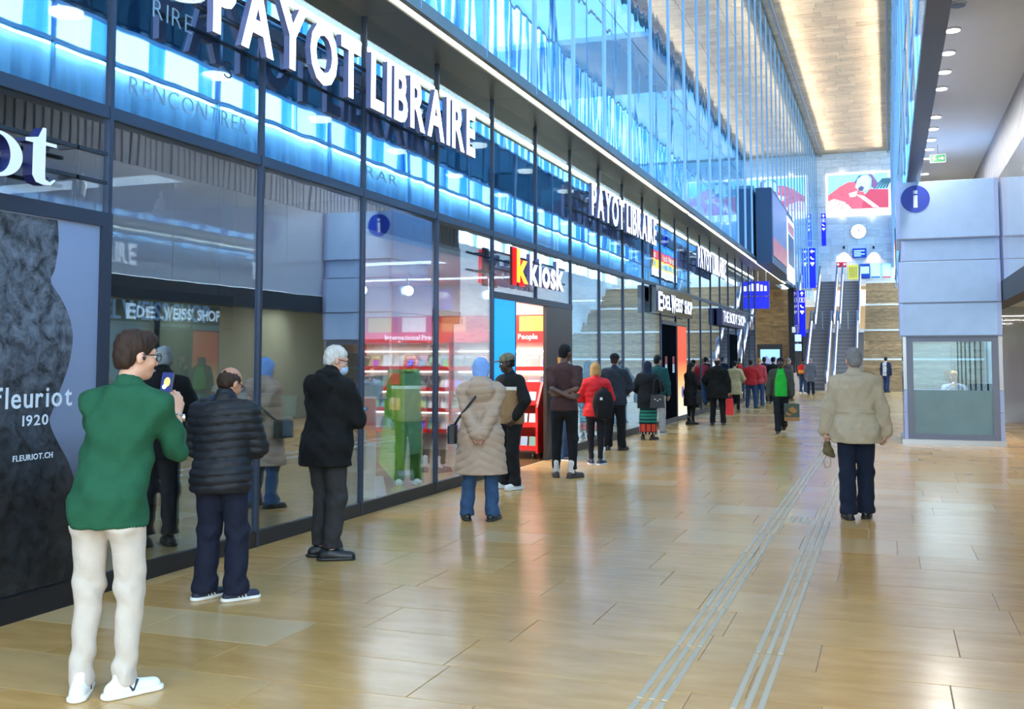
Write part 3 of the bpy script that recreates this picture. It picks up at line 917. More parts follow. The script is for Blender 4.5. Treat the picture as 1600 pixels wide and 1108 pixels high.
# board added for a shop sign's reflection in the window, track and spotlights
hs = empty('reflected_name_sign', (-6.3, 7.4, 1.95), label='dark board with pale blue letters added for a sign reflection in the first window', cat='sign')
boxo('board', M_black, -6.36, -6.30, 6.6, 9.0, 1.93, 2.28, hs)
put_text('EDELWEISS SHOP', (-6.29, 6.85, 2.0), (0, 1, 0), (0, 0, 1), .16, 1.75, .01, [mat('pale_blue_letter', S2L((.45, .62, .80)), .4, emit=.45)], hs, joined='lettering', bold=.02)
for y__ in (6.8, 8.8):
    MB().tube((-6.33, y__, 2.28), (-6.33, y__, 3.34), .012).build('hanger', M_black, hs)
for y__ in (6.6, 7.5, 8.6):
    t = empty('track_spotlight', (-6.9, y__, 3.34), label='grey track spotlight inside the first two windows, %s' % {6.6: 'nearest the poster', 7.5: 'middle one', 8.6: 'farthest one'}[y__], cat='spotlight', group='track spotlights behind the first windows')
    MB().tube((0, 0, 0), (0, 0, -.12), .015).build('stem', M_steel, t, local=True)
    MB().tube((0, 0, -.10), (.05, -.1, -.24), .045, .06, n=14).build('head', mat('spot_head', (.3, .31, .33), .4), t, local=True)

# ================================================================== poster light box beside the green-shirted man
pb = empty('poster_case', (XF, 4.0, 0), label='tall dark framed poster of a black rough vase at the left edge', cat='poster')
PX = XF + .06
boxo('case', M_frame2, XF - .1, PX - .012, 2.1, 5.94, 0, 2.68, pb)
M_pback = bpy.data.materials.new('poster_print'); M_pback.use_nodes = True
nt = M_pback.node_tree; bs = nt.nodes['Principled BSDF']; bs.inputs['Roughness'].default_value = .25
g = nt.nodes.new('ShaderNodeTexCoord'); sx = nt.nodes.new('ShaderNodeSeparateXYZ'); rp = nt.nodes.new('ShaderNodeValToRGB')
nt.links.new(g.outputs['Object'], sx.inputs[0]); nt.links.new(sx.outputs['Z'], rp.inputs[0])
rp.color_ramp.elements[0].position = .0; rp.color_ramp.elements[0].color = (*S2L((.06, .06, .065)), 1)
rp.color_ramp.elements[1].position = 1.0; rp.color_ramp.elements[1].color = (*S2L((.50, .56, .68)), 1)
e = rp.color_ramp.elements.new(.28); e.color = (*S2L((.15, .16, .19)), 1)
e = rp.color_ramp.elements.new(.5); e.color = (*S2L((.45, .49, .58)), 1)
mr = nt.nodes.new('ShaderNodeMath'); mr.operation = 'MULTIPLY'; mr.inputs[1].default_value = .42
nt.links.new(sx.outputs['Z'], mr.inputs[0]); nt.links.new(mr.outputs[0], rp.inputs[0])
nt.links.new(rp.outputs[0], bs.inputs['Base Color'])
MB().box(PX - .012, PX - .004, 2.2, 5.84, .16, 2.58).build('print', M_pback, pb)
# printed vase: outline in the poster plane
M_vase = bpy.data.materials.new('poster_vase'); M_vase.use_nodes = True
nt = M_vase.node_tree; bs = nt.nodes['Principled BSDF']; bs.inputs['Roughness'].default_value = .3
g = nt.nodes.new('ShaderNodeNewGeometry'); n1 = nt.nodes.new('ShaderNodeTexNoise'); n1.inputs['Scale'].default_value = 11; n1.inputs['Detail'].default_value = 9; n1.inputs['Roughness'].default_value = .7; n1.inputs['Distortion'].default_value = .5
nt.links.new(g.outputs['Position'], n1.inputs['Vector'])
r1 = nt.nodes.new('ShaderNodeValToRGB'); r1.color_ramp.elements[0].position = .36; r1.color_ramp.elements[1].position = .80
r1.color_ramp.elements[0].color = (*S2L((.12, .13, .15)), 1); r1.color_ramp.elements[1].color = (*S2L((.50, .54, .60)), 1)
nt.links.new(n1.outputs[0], r1.inputs[0])
sx = nt.nodes.new('ShaderNodeSeparateXYZ'); nt.links.new(g.outputs['Position'], sx.inputs[0])
r2 = nt.nodes.new('ShaderNodeMapRange'); r2.inputs[1].default_value = .75; r2.inputs[2].default_value = 1.9; r2.inputs[3].default_value = .13; r2.inputs[4].default_value = 1.
nt.links.new(sx.outputs['Z'], r2.inputs[0])
sc_ = nt.nodes.new('ShaderNodeVectorMath'); sc_.operation = 'SCALE'
nt.links.new(r1.outputs[0], sc_.inputs[0]); nt.links.new(r2.outputs[0], sc_.inputs['Scale']); nt.links.new(sc_.outputs[0], bs.inputs['Base Color'])
outl = [(90, 338), (92, 380), (86, 420), (80, 440), (97, 468), (110, 500), (114, 530), (108, 570), (94, 610), (83, 640), (78, 660), (90, 690), (106, 720), (116, 750), (119, 785), (116, 830), (106, 880), (92, 925)]
pts = [on_x(a, b, PX)[1:] for a, b in outl]
def cr(P, n=5):
    out = []
    for i in range(len(P) - 1):
        p0, p1, p2, p3 = P[max(i - 1, 0)], P[i], P[i + 1], P[min(i + 2, len(P) - 1)]
        for j_ in range(n):
            t = j_ / n
            out.append(tuple(.5 * ((2 * np.array(p1)) + (np.array(p2) - p0) * t + (2 * np.array(p0) - 5 * np.array(p1) + 4 * np.array(p2) - p3) * t * t + (-np.array(p0) + 3 * np.array(p1) - 3 * np.array(p2) + p3) * t ** 3)))
    out.append(tuple(P[-1])); return out
right = [(p[0], min(max(p[1], .17), 2.57)) for p in cr(pts)]
mid = 4.45
mb = MB(); L = len(right)
mb.v = [(PX - .002, y__, z_) for y__, z_ in right] + [(PX - .002, 2 * mid - y__, z_) for y__, z_ in right]
mb.f = [(i, i + 1, L + i + 1, L + i) for i in range(L - 1)]; mb.m = [0] * (L - 1)
mb.build('printed_vase', M_vase, pb)
M_ptxt = mat('poster_lettering', S2L((.80, .83, .87)), .4)
def ptext(s, pl, pr, ptop, bold):
    a, b = on_x(*pl, PX), on_x(*pr, PX); t = on_x(*ptop, PX)
    put_text(s, (PX + .0, a[1], a[2]), (0, 1, 0), (0, 0, 1), t[2] - a[2], b[1] - a[1], .003, [M_ptxt], pb, joined='lettering', bold=bold, track=.2)
ptext('fleuriot', (-8, 640), (112, 633), (-8, 607), .015)
ptext('1920', (35, 666), (75, 662), (35, 650), .015)
ptext('FLEURIOT.CH', (20, 722), (82, 716), (20, 713), .02)
for z0, z1, y0_, y1_ in ((2.58, 2.68, 2.1, 5.94), (.0, .16, 2.1, 5.94), (.16, 2.58, 5.84, 5.94), (.16, 2.58, 2.1, 2.2)):
    boxo('frame', M_frame if z0 > .1 else M_frame2, PX - .012, PX + .02, y0_, y1_, z0, z1, pb)

# ================================================================== lettered signs on the shopfront
M_lit = mat('lit_letter_face', (1, 1, 1), .4, emit=2.0, ecol=(1, 1, 1))
M_side = mat('letter_side', S2L((.42, .45, .62)), .4)
M_rail = mat('sign_rail', S2L((.20, .22, .26)), .4, .5)
def rails(t, x, y0_, y1_, zs, drop=True):
    for z_ in zs:
        MB().box(x - .05, x - .02, y0_, y1_, z_ - .012, z_ + .012).build('rail', M_rail, t)
    for y__ in np.arange(y0_ + .25, y1_, 1.6):
        for z_ in zs:
            MB().box(XF + .05, x - .02, y__ - .012, y__ + .012, z_ - .012, z_ + .012).build('bracket', M_rail, t)
XL = XF + .26
def ltr_sign(name, s, y0_, y1_, zb, h, label, bold=.045, mats=None, track=.16, rail=True, zs=(.3, .72), space=.36):
    t = empty(name, (XL, y0_, zb), label=label, cat='sign')
    rails(t, XL - .03, y0_ - .1, y1_ + .1, [zb + h * q for q in zs])
    put_text(s, (XL, y0_, zb), (0, 1, 0), (0, 0, 1), h, y1_ - y0_, .06, mats or [M_lit, M_side], t, bold=bold, track=track, space=space)
    return t
for (pa, pb_), lb in (((325, 739), 'nearest large lit white PAYOT LIBRAIRE letter sign over the first windows'),
                      ((922, 1023), 'middle lit white PAYOT LIBRAIRE sign, above the window past the kiosk'),
                      ((1087, 1131), 'farthest lit white PAYOT LIBRAIRE sign, above the last shop')):
    ya, yb = on_x(pa, 200, XL)[1], on_x(pb_, 300, XL)[1]
    ltr_sign('letter_sign', 'PAYOT LIBRAIRE', ya, yb, 4.26, .54, lb)
# kiosk sign
ka, kb = on_x(804, 430, XL)[1], on_x(878, 430, XL)[1]
t = empty('kiosk_sign', (XL, ka, 2.75), label='lit kkiosk letter sign with yellow and red first letter above the kiosk door', cat='sign')
rails(t, XL - .03, ka - .7, kb + .35, [2.88, 3.12])
w1 = (kb - ka) * .22
put_text('k', (XL, ka, 2.76), (0, 1, 0), (0, 0, 1), .44, w1, .07, [mat('lit_yellow', S2L((1, .78, .05)), .4, emit=1.0), mat('lit_red', S2L((.90, .05, .05)), .4, emit=.7)], t, bold=.05)
put_text('k', (XL - .045, ka - .02, 2.745), (0, 1, 0), (0, 0, 1), .46, w1 + .05, .04, [MATS["lit_red"], mat("dark_red_side", S2L((.35, .05, .05)), .5)], t, bold=.10)
put_text('kiosk', (XL, ka + w1 + .09, 2.76), (0, 1, 0), (0, 0, 1), .42, (kb - ka) - w1 - .09, .06, [M_lit, M_side], t, bold=.045, track=.07)
ea, eb = on_x(1030, 470, XL)[1], on_x(1083, 490, XL)[1]
t = empty('edelweiss_sign', (XL, ea, 2.8), label='lit white EDELWEISS SHOP letter sign on a black board', cat='sign')
boxo('board', M_blackglass, XF + .05, XL - .04, ea - .15, eb + .1, 2.72, 3.36, t)
seg = (eb - ea)
lay = [('E', 0, .11, 1.3), ('DEL', .12, .34, 1.0), ('W', .345, .46, 1.3), ("EISS'", .465, .70, 1.0), ('SHOP', .74, 1.0, 1.0)]
for s, a, b, hh in lay:
    put_text(s, (XL - .03, ea + a * seg, 2.84 - (.05 if hh > 1 else 0)), (0, 1, 0), (0, 0, 1), .32 * hh, (b - a) * seg * .95, .03, [M_lit, M_side], t, bold=.035, track=.1)
ba, bb = on_x(1131, 500, XL)[1], on_x(1164, 500, XL)[1]
t = empty('body_shop_sign', (XL, ba, 2.8), label='lit white THE BODY SHOP letter sign on a dark blue board', cat='sign')
boxo('board', mat('navy_board', S2L((.10, .11, .30)), .4), XF + .05, XL - .04, ba - .1, bb + .1, 2.74, 3.28, t)
put_text('THE BODY SHOP', (XL - .03, ba, 2.84), (0, 1, 0), (0, 0, 1), .36, bb - ba, .03, [M_lit, M_side], t, bold=-.005, track=.2)
# jeweller's letters at the left edge: ...o t, with didone shapes
t = empty('serif_letter_sign', (XL, 4.3, 2.7), label='large white serif letters o and t on twin rails at the left edge', cat='sign')
ye = on_x(178, 248, XL)[1]
rails(t, XL - .03, 3.6, ye, [2.86, 3.06])
M_wface = mat('white_letter_face', S2L((.86, .88, .92)), .45, emit=.12)
M_navy = mat('navy_letter_side', S2L((.10, .11, .35)), .4)
def letter_plate(poly_outer, poly_inner=None, x0=XL - .01, x1=XL + .07):
    mb = MB(); n = len(poly_outer)
    if poly_inner is None:
        mb.prism(poly_outer, 'x', x1 - .004, x1, 0); mb.prism(poly_outer, 'x', x0, x1 - .0041, 1)
    else:
        for xa, xb, mi in ((x1 - .004, x1, 0), (x0, x1 - .0041, 1)):
            v = [(xa, *p) for p in poly_outer] + [(xa, *p) for p in poly_inner] + [(xb, *p) for p in poly_outer] + [(xb, *p) for p in poly_inner]
            f = []
            for i in range(n):
                k = (i + 1) % n
                f += [(i, k, n + k, n + i), (2 * n + i, 3 * n + i, 3 * n + k, 2 * n + k), (i, 2 * n + i, 2 * n + k, k), (n + i, n + k, 3 * n + k, 3 * n + i)]
            mb.add(v, f, mi)
    return mb.build('letter', [M_wface, M_navy], t)
o_c = (on_x(-18, 240, XL)[1], 2.94)
zt0, zt1 = on_x(60, 288, XL + .06)[2], on_x(60, 198, XL + .06)[2]
r_ = (zt1 - zt0) * .38
letter_plate([(o_c[0] + .19 * math.cos(q), zt0 + r_ + r_ * math.sin(q)) for q in [2 * PI * i / 40 for i in range(40)]],
             [(o_c[0] + .10 * math.cos(q), zt0 + r_ + r_ * .86 * math.sin(q)) for q in [2 * PI * i / 40 for i in range(40)]])
ty = on_x(50, 240, XL + .06)[1]
H_ = zt1 - zt0
letter_plate([(ty, zt0 + .14 * H_), (ty + .03, zt0 + .03 * H_), (ty + .09, zt0), (ty + .15, zt0 + .02 * H_), (ty + .19, zt0 + .12 * H_), (ty + .175, zt0 + .13 * H_), (ty + .14, zt0 + .07 * H_), (ty + .105, zt0 + .1 * H_), (ty + .10, zt0 + .17 * H_),
              (ty + .10, zt0 + .70 * H_), (ty + .19, zt0 + .70 * H_), (ty + .19, zt0 + .76 * H_), (ty + .10, zt0 + .76 * H_), (ty + .10, zt1), (ty + .075, zt1), (ty + .04, zt0 + .82 * H_), (ty - .06, zt0 + .76 * H_), (ty - .06, zt0 + .70 * H_), (ty, zt0 + .70 * H_)])
# fine lettering stuck on the upper panes
t = empty('glass_lettering', (XF + .005, 6.3, 3.6), label='thin grey words RIRE and RENCONTRER stuck on the upper pane', cat='lettering')
M_thin = mat('pale_film', S2L((.50, .64, .74)), .5)
def gtext(s, pl, pr, ptop, m_=M_thin, X=XF + .003, bold=-.022):
    a, b, c = on_x(*pl, X), on_x(*pr, X), on_x(*ptop, X)
    put_text(s, (X, a[1], a[2]), (0, 1, 0), (0, 0, 1), c[2] - a[2], b[1] - a[1], .002, [m_], t, joined='word', bold=bold, track=.3)
gtext('RIRE', (239, 26), (300, 52), (239, -4))
gtext('RENCONTRER', (203, 146), (386, 213), (203, 118))
gtext('S', (350, 120), (362, 124), (350, 93), M_black)
gtext('RAR', (572, 275), (620, 294), (572, 258))
gtext('JYO', (500, 150), (632, 232), (500, 95), mat('dark_film', S2L((.18, .20, .20)), .5), XF - .3)

# ================================================================== doors further along
for (k, a, b, lb) in ((10, 25.3, 27.18, 'black closed sliding door with red and white notices under the white shop sign'), (16, 36.88, 38.75, 'far narrow black door under the blue backed sign')):
    d = empty('door_1' if k == 10 else 'door_2', (XF, a, 0), kind='structure')
    x_ = XF - .03 if k == 10 else XF + .012
    w_ = (b - a) / 2
    for i in range(2):
        MB().box(x_, x_ + .04, a + i * w_ + .01, a + (i + 1) * w_ - .01, .02, 2.5).build('leaf', mat('near_black', (.006, .007, .009), .7, spec=0.), d)
        if k == 10:
            yc = a + i * w_ + w_ * .6
            MB().box(x_ + .04, x_ + .043, yc - .13, yc + .13, 1.28, 1.5).build('notice', M_white, d)
            MB().box(x_ + .04, x_ + .043, yc - .13, yc + .13, 1.5, 1.7).build('notice', mat('notice_red', S2L((.7, .1, .2)), .5), d)
    MB().box(x_, x_ + .05, a, b, 0, .02).build('track', M_frame2, d)
rp_ = empty('banner_panel', (XF, 27.9, 0), label='tall backlit red to cream banner right of the black sliding door', cat='banner')
M_ban = bpy.data.materials.new('banner_print'); M_ban.use_nodes = True
nt = M_ban.node_tree; bs = nt.nodes['Principled BSDF']
g = nt.nodes.new('ShaderNodeTexCoord'); sx = nt.nodes.new('ShaderNodeSeparateXYZ'); rr = nt.nodes.new('ShaderNodeValToRGB')
nt.links.new(g.outputs['Generated'], sx.inputs[0]); nt.links.new(sx.outputs['Z'], rr.inputs[0])
rr.color_ramp.elements[0].color = (*S2L((.98, .93, .80)), 1); rr.color_ramp.elements[1].color = (*S2L((.95, .30, .12)), 1)
rr.color_ramp.elements[1].position = .62; q = rr.color_ramp.elements.new(.42); q.color = (*S2L((.95, .65, .35)), 1)
nt.links.new(rr.outputs[0], bs.inputs['Base Color']); nt.links.new(rr.outputs[0], bs.inputs['Emission Color']); bs.inputs['Emission Strength'].default_value = .75
boxo('print', M_ban, XF + .02, XF + .04, 27.28, 28.5, .13, 2.5, rp_)
boxo('frame', M_frame2, XF + .012, XF + .03, 27.24, 28.54, .06, 2.54, rp_)
MB().disc((27.9, .75), .16, 'x', XF + .04, XF + .043).build('emblem', mat('violet', S2L((.45, .45, .8)), .4), rp_)
# ================================================================== information booth
booth = empty('information_booth', (1.15, 22.8, 0), label='tall frosted glass information booth with blue i disc on the right', cat='booth')
BX0, BX1, BY = .27, 2.03, 21.55
M_frost = mat('frosted_panel', S2L((.58, .70, .84)), .22, emit=.10, ecol=S2L((.6, .75, 1.0)), noise=.06, nscale=4)
M_edge = mat('box_edge', S2L((.60, .66, .82)), .3, .3)
M_bframe = mat('booth_frame', S2L((.42, .45, .52)), .4, .4)
for i, (z0, z1, ins) in enumerate(((3.97, 5.08, 0.), (3.54, 3.95, .08), (2.73, 3.52, .02), (2.09, 2.71, .02))):
    x0, x1, y0_ = BX0 + ins - .06, BX1 + .0, BY + ins - .06
    b_ = MB().cbox(x0, x1, y0_, BY + 2.2 - ins, z0, z1, .012).build('light_box', M_frost, booth)
    e_ = MB()
    for xa, xb in ((x0, x0 + .06), (x1 - .07, x1)):
        e_ = MB().box(xa - .004, xb + (.004 if xb < x1 else 0), y0_ - .012, y0_ + .05, z0, z1); e_.build('corner_strip', M_edge, b_)
    MB().box(x0, x1, y0_ - .008, y0_ + .02, z0 - .02, z0 + .004).build('lower_edge', M_bframe, b_)
yi = BY - .066
c = on_y(1430, 311, yi)
MB().disc((c[0], c[2]), .265, 'y', yi - .012, yi, 40).build('emblem_disc', mat('sign_blue', S2L((.0, .22, .68)), .4), booth)
M_i = mat('emblem_white', S2L((.80, .86, .95)), .4)
MB().box(c[0] - .035, c[0] + .04, yi - .018, yi - .012, c[2] - .17, c[2] + .07).build('emblem_stem', M_i, booth)
MB().box(c[0] - .035, c[0] + .04, yi - .018, yi - .012, c[2] + .1, c[2] + .165).build('emblem_dot', M_i, booth)
boxo('plinth', M_steel, BX0 - .05, BX1 + .02, BY - .08, BY + 2.2, 0, .1, booth)
# glazed lower part
zg0, zg1 = .1, 2.07
wf = MB()
wx0, wx1 = BX0 + .06, BX1 - .07
wf.box(wx0, wx1, BY, BY + .06, zg0, zg0 + .1).box(wx0, wx1, BY, BY + .06, zg1 - .1, zg1).box(wx0, wx0 + .12, BY, BY + .06, zg0 + .1, zg1 - .1).box(wx1 - .12, wx1, BY, BY + .06, zg0 + .1, zg1 - .1)
wf.build('window_frame', M_bframe, booth)
M_bglass = glass_mat('booth_glass', tint=(.80, .88, .9), refl=(.85, .93, 1), r0=.10, r90=.9, power=2.5)
MB().box(wx0 + .12, wx1 - .12, BY + .025, BY + .035, 1.04, zg1 - .1).build('window_pane', M_bglass, booth)
MB().box(wx0 + .12, wx1 - .12, BY + .025, BY + .04, zg0 + .1, 1.04).build('frosted_pane', mat('frosted_teal', S2L((.40, .52, .56)), .22, noise=.08, nscale=3), booth)
for xa, xb in ((BX0, wx0), (wx1, BX1)):
    for z0, z1 in ((.1, .62), (.63, 1.04), (1.05, 2.07)):
        MB().box(xa, xb, BY + .01, BY + .5, z0, z1).build('side_panel', M_edge if z1 < 1.1 else M_steel, booth)
MB().box(BX0, BX0 + .02, BY + .5, BY + 2.1, .1, 1.0).build('side_wall', M_edge, booth)
MB().box(BX0, BX0 + .012, BY + .5, BY + 2.1, 1.0, 2.07).build('side_glass', M_bglass, booth)
MB().box(BX0, BX1, BY + 2.1, BY + 2.15, .1, 1.0).build('rear_wall', M_edge, booth)
MB().box(BX0, BX1, BY + 2.1, BY + 2.112, 1.0, 2.07).build('rear_glass', M_bglass, booth)
boxo('desk', M_white, BX0 + .1, BX1 - .1, BY + .1, BY + .55, .7, .74, booth)
area('booth_lamp', (1.15, BY + 1.1, 2.05), 1.2, .3, 40, (1, .97, .92))
mon = empty('monitor', (1.65, BY + .35, .74), label='black screen on the desk behind the booth window', cat='monitor')
MB().box(-.22, .22, -.015, .015, .12, .42).build('screen', M_black, mon, local=True)
MB().box(-.03, .03, .015, .05, 0, .2).build('stand', M_black, mon, local=True)
MB().box(-.1, .1, -.06, .1, 0, .012).build('foot', M_black, mon, local=True)
# blue poster box on the wall at the right edge
bx = empty('blue_info_case', (2.0, 17.6, 0), label='blue information case standing at the right edge by the wall', cat='case')
MB().cbox(1.99, 2.05, 17.2, 17.9, .04, .92, .01).build('case', mat('case_blue', S2L((.10, .42, .80)), .35), bx)
MB().box(1.984, 1.99, 17.3, 17.8, .5, .82).build('print', mat('case_print', S2L((.65, .8, .9)), .4), bx)
MB().box(1.99, 2.04, 17.25, 17.85, 0, .04).build('foot', M_frame2, bx)

# ================================================================== escalators
M_estep = mat('escalator_step', S2L((.66, .63, .62)), .5, .3)
M_eriser = mat('escalator_riser', S2L((.50, .48, .48)), .6)
M_ebal = mat('balustrade_cladding', S2L((.80, .74, .72)), .3, .5)
M_eglass = glass_mat('balustrade_glass', tint=(.85, .92, .95), r0=.10, r90=.9, power=2.5)
M_erail = mat('handrail', S2L((.34, .40, .52)), .35)
M_elight = mat('skirt_light', (1, .9, .85), .4, emit=1.3, ecol=(1, .88, .82))
def escalator(x, y0_, z0, y1_, z1, label):
    t = empty('escalator', (x, y0_, z0), label=label, cat='escalator', group='escalators at the far end')
    n = 16
    w_ = .48
    boxo('comb_plate', M_steel, x - w_, x + w_, y0_ - 1.2, y0_, z0 + .001, z0 + .02, t)
    for i in range(n):
        ya = y0_ + (y1_ - y0_) * i / n; yb = y0_ + (y1_ - y0_) * (i + 1) / n
        zz = z0 + (z1 - z0) * (i + 1) / n
        m_ = MB().box(x - w_, x + w_, ya, yb + .06, zz - .22, zz - .03, 1).box(x - w_, x + w_, ya - .012, yb + .01, zz - .03, zz, 0)
        m_.build('step', [M_estep, M_eriser], t)
    sl = (z1 - z0) / (y1_ - y0_)
    for s in (-1, 1):
        xa, xb = x + s * w_, x + s * (w_ + .10)
        prof = [(y0_ - 1.0, z0), (y0_ - 1.0, z0 + .35), (y0_, z0 + .42), (y1_, z1 + .42), (y1_ + .9, z1 + .42), (y1_ + .9, z1 - .25), (y1_, z1 - .3), (y0_ + .3, z0)]
        MB().prism(prof, 'x', xa, xb).build('skirt', M_ebal, t)
        xm = x + s * (w_ + .05)
        MB().prism([(y0_ - 1.0, z0 + .35), (y0_ - 1.1, z0 + .6), (y0_ - 1.0, z0 + .95), (y0_, z0 + .98), (y1_, z1 + .98), (y1_ + .9, z1 + .98), (y1_ + .9, z1 + .42), (y1_, z1 + .42), (y0_, z0 + .42)], 'x', xm - .008, xm + .008).build('balustrade', M_eglass, t)
        pts_ = [(xm, y0_ - 1.0, z0 + .4), (xm, y0_ - 1.15, z0 + .7), (xm, y0_ - 1.0, z0 + 1.0), (xm, y0_, z0 + 1.02), (xm, y1_, z1 + 1.02), (xm, y1_ + .95, z1 + 1.02)]
        MB().path(pts_, .05).build('handrail', M_erail, t)
        MB().prism([(y0_, z0 + .425), (y1_, z1 + .425), (y1_, z1 + .47), (y0_, z0 + .47)], 'x', xm - .05, xm + .05).build('skirt_lamp', M_elight, t)
    return t
for x_, nm in ((-3.52, 'left'), (-2.12, 'right')):
    escalator(x_, 55.6, 0, 61.2, 3.3, 'lower %s escalator at the far end of the hall' % nm)
    escalator(x_, 64.4, 3.3, 70.0, 6.6, 'upper %s escalator rising from the middle landing' % nm)
ml = empty('middle_landing', (-2.8, 62.5, 0), kind='structure'); ml.name = 'trim_5'
boxo('landing', M_steel, -4.58, X0S, 61.2, 63.2, 3.1, 3.3, ml)
boxo('landing', M_steel, -4.58, X0S, 63.2, 64.4, 3.1, 3.298, ml)
boxo('understructure', M_grey, -4.58, X0S - .02, 61.3, 64.3, 0, 3.1, ml)
boxo('side_cladding', M_ebal, -4.58, -4.2, 55.0, 61.2, 0, .9, ml)
boxo('top_landing', M_steel, -4.58, X0S, 70.0, 73.0, 6.4, 6.597, ml)
for x_ in (-3.52, -2.12):
    o = empty('bollard', (x_, 62.2, 3.3), label='slim steel bollard before the upper %s escalator' % ('left' if x_ < -3 else 'right'), cat='bollard', group='bollards on the middle landing')
    MB().tube((0, 0, 0), (0, 0, 1.0), .035, n=12).build('post', M_steel, o, local=True)
    MB().tube((0, 0, 1.0), (0, 0, 1.03), .045, n=12).build('cap', M_steel, o, local=True)

# ================================================================== things on the end wall
def wall_rect(px0, py0, px1, py1, Y):
    a, b = on_y(px0, py0, Y), on_y(px1, py1, Y)
    return a[0], b[0], b[2], a[2]
YW = YE - .03
a = on_y(1290, 272, YW - .1); b = on_y(1392, 335, YW - .1)
bx0, bx1, bz0, bz1 = a[0], b[0], b[2], a[2]
bb_ = empty('lit_billboard', ((bx0 + bx1) / 2, YW, bz0), label='large lit red and cyan picture billboard high on the end wall', cat='billboard')
M_pic = {}
def pm(n, c, e=.9):
    c = S2L(c); return mat('bill_' + n, c, .5, emit=e, ecol=c)
boxo('frame', pm('white', (1, 1, 1), 1.1), bx0, bx1, YW - .12, YW, bz0, bz1, bb_)
w_, h_ = bx1 - bx0, bz1 - bz0
def bpoly(name, poly, m_, off):
    MB().prism([(bx0 + w_ * (.03 + .94 * p[0]), bz0 + h_ * (.16 + .80 * p[1])) for p in poly], 'y', YW - .12 - off, YW - .12 - off + .004).build(name, m_, bb_)
bpoly('sky', [(0, 0), (1, 0), (1, 1), (0, 1)], pm('cyan', (.62, .93, .97)), .006)
bpoly('cloth', [(0, 0), (.55, 0), (.62, .4), (.5, .78), (.35, .78), (.2, .66), (.07, .5), (0, .42)], pm('rose', (.90, .42, .48)), .010)
bpoly('cloth_light', [(0, 0), (.4, 0), (.3, .2), (.1, .32), (0, .25)], pm('pale_rose', (.98, .80, .78)), .014)
bpoly('cloth_right', [(.55, 0), (1, 0), (1, .52), (.7, .55), (.62, .4)], pm('deep_red', (.80, .32, .40)), .012)
bpoly('dark_arc', [(.44, .75), (.52, .95), (.6, .97), (.55, .8), (.52, .7)], pm('slate', (.35, .42, .60)), .016)
bpoly('dark_arc', [(.66, .98), (.74, .97), (.84, .7), (.8, .55), (.72, .6), (.73, .85)], pm('plum', (.5, .4, .58)), .016)
bpoly('pale_dome', [(.46, .62), (.5, .85), (.58, .95), (.68, .93), (.72, .75), (.68, .55), (.55, .48)], pm('mint', (.80, .97, .96)), .018)
bpoly('dark_spot', [(.5, .58), (.56, .66), (.61, .6), (.58, .5), (.53, .5)], pm('navy', (.36, .36, .52)), .021)
bpoly('ribbon', [(.46, .42), (.6, .36), (.85, .02), (.75, .02), (.55, .3)], pm('cream', (.98, .90, .88)), .019)
bpoly('ribbon', [(.35, .45), (.5, .52), (.46, .35), (.37, .34)], pm('cream', (.98, .90, .88)), .019)
for i in range(5):
    bpoly('stripe', [(.8 + .05 * i - .05, .55), (.835 + .05 * i - .05, .55), (.95 + .035 * i - .02, .82), (.93 + .03 * i - .02, .85)], pm('teal_stripe', (.25, .42, .5)), .015)
rng = random.Random(6)
dots = MB()
for i in range(70):
    u, v = rng.random() * .5, rng.random() * .55
    if v > .42 + u * .5: continue
    xx, zz = bx0 + w_ * (.03 + .94 * u), bz0 + h_ * (.16 + .8 * v)
    dots.box(xx - .02, xx + .02, YW - .145, YW - .142, zz - .025, zz + .025)
d_ = dots.build('speckle', pm('speck', (.55, .25, .35), .4), bb_); d_['kind'] = 'stuff'
for px in (1315.5, 1363):
    for py in (269, 339.5):
        q = on_y(px, py, YW - .2)
        o = empty('billboard_lamp', (q[0], YW - .15, q[2]), label='small white lamp %s the lit billboard, %s one' % ('above' if py < 300 else 'below', 'left' if px < 1340 else 'right'), cat='lamp', group='lamps around the billboard')
        MB().sphere((0, -.06, 0), .09, 12, 8).build('bulb', mat('bill_lamp', (1, 1, 1), .4, emit=6.), o, smooth=True, local=True)
        MB().tube((0, 0, 0), (0, .15, 0), .02).build('arm', M_steel, o, local=True)
# clock
q = on_y(1341.5, 362, YW)
ck = empty('wall_clock', (q[0], YW, q[2]), label='large round white wall clock on the end wall', cat='clock')
MB().disc((0, 0), .54, 'y', -.14, 0, 40).build('case', M_steel, ck, local=True)
MB().disc((0, 0), .51, 'y', -.15, -.14, 40).build('dial', mat('dial', (1, 1, 1), .4, emit=.9), ck, local=True)
MB().box(-.015, .02, -.165, -.155, -.02, .22).build('hour_hand', M_black, ck, local=True)
MB().prism([(-.012, 0), (.012, 0), (-.02, -.16), (-.045, -.16)], 'y', -.165, -.155).build('minute_hand', mat('hand_red', (.4, .05, .05), .4), ck, local=True)
# departure board
x0, x1, z0, z1 = wall_rect(1332, 388.5, 1354, 402.5, YW - .1)
db = empty('departure_board', ((x0 + x1) / 2, YW, z0), label='blue departure board under the wall clock', cat='display')
boxo('case', mat('board_blue', S2L((.05, .25, .68)), .4, emit=.5), x0, x1, YW - .12, YW, z0, z1, db)
for i in range(4):
    zz = z1 - (z1 - z0) * (.2 + .18 * i)
    boxo('row', mat('board_row', S2L((.7, .85, 1)), .4, emit=.8), x0 + .1, x1 - .12 - .25 * (i % 2), YW - .125, YW - .12, zz - .07, zz, db)
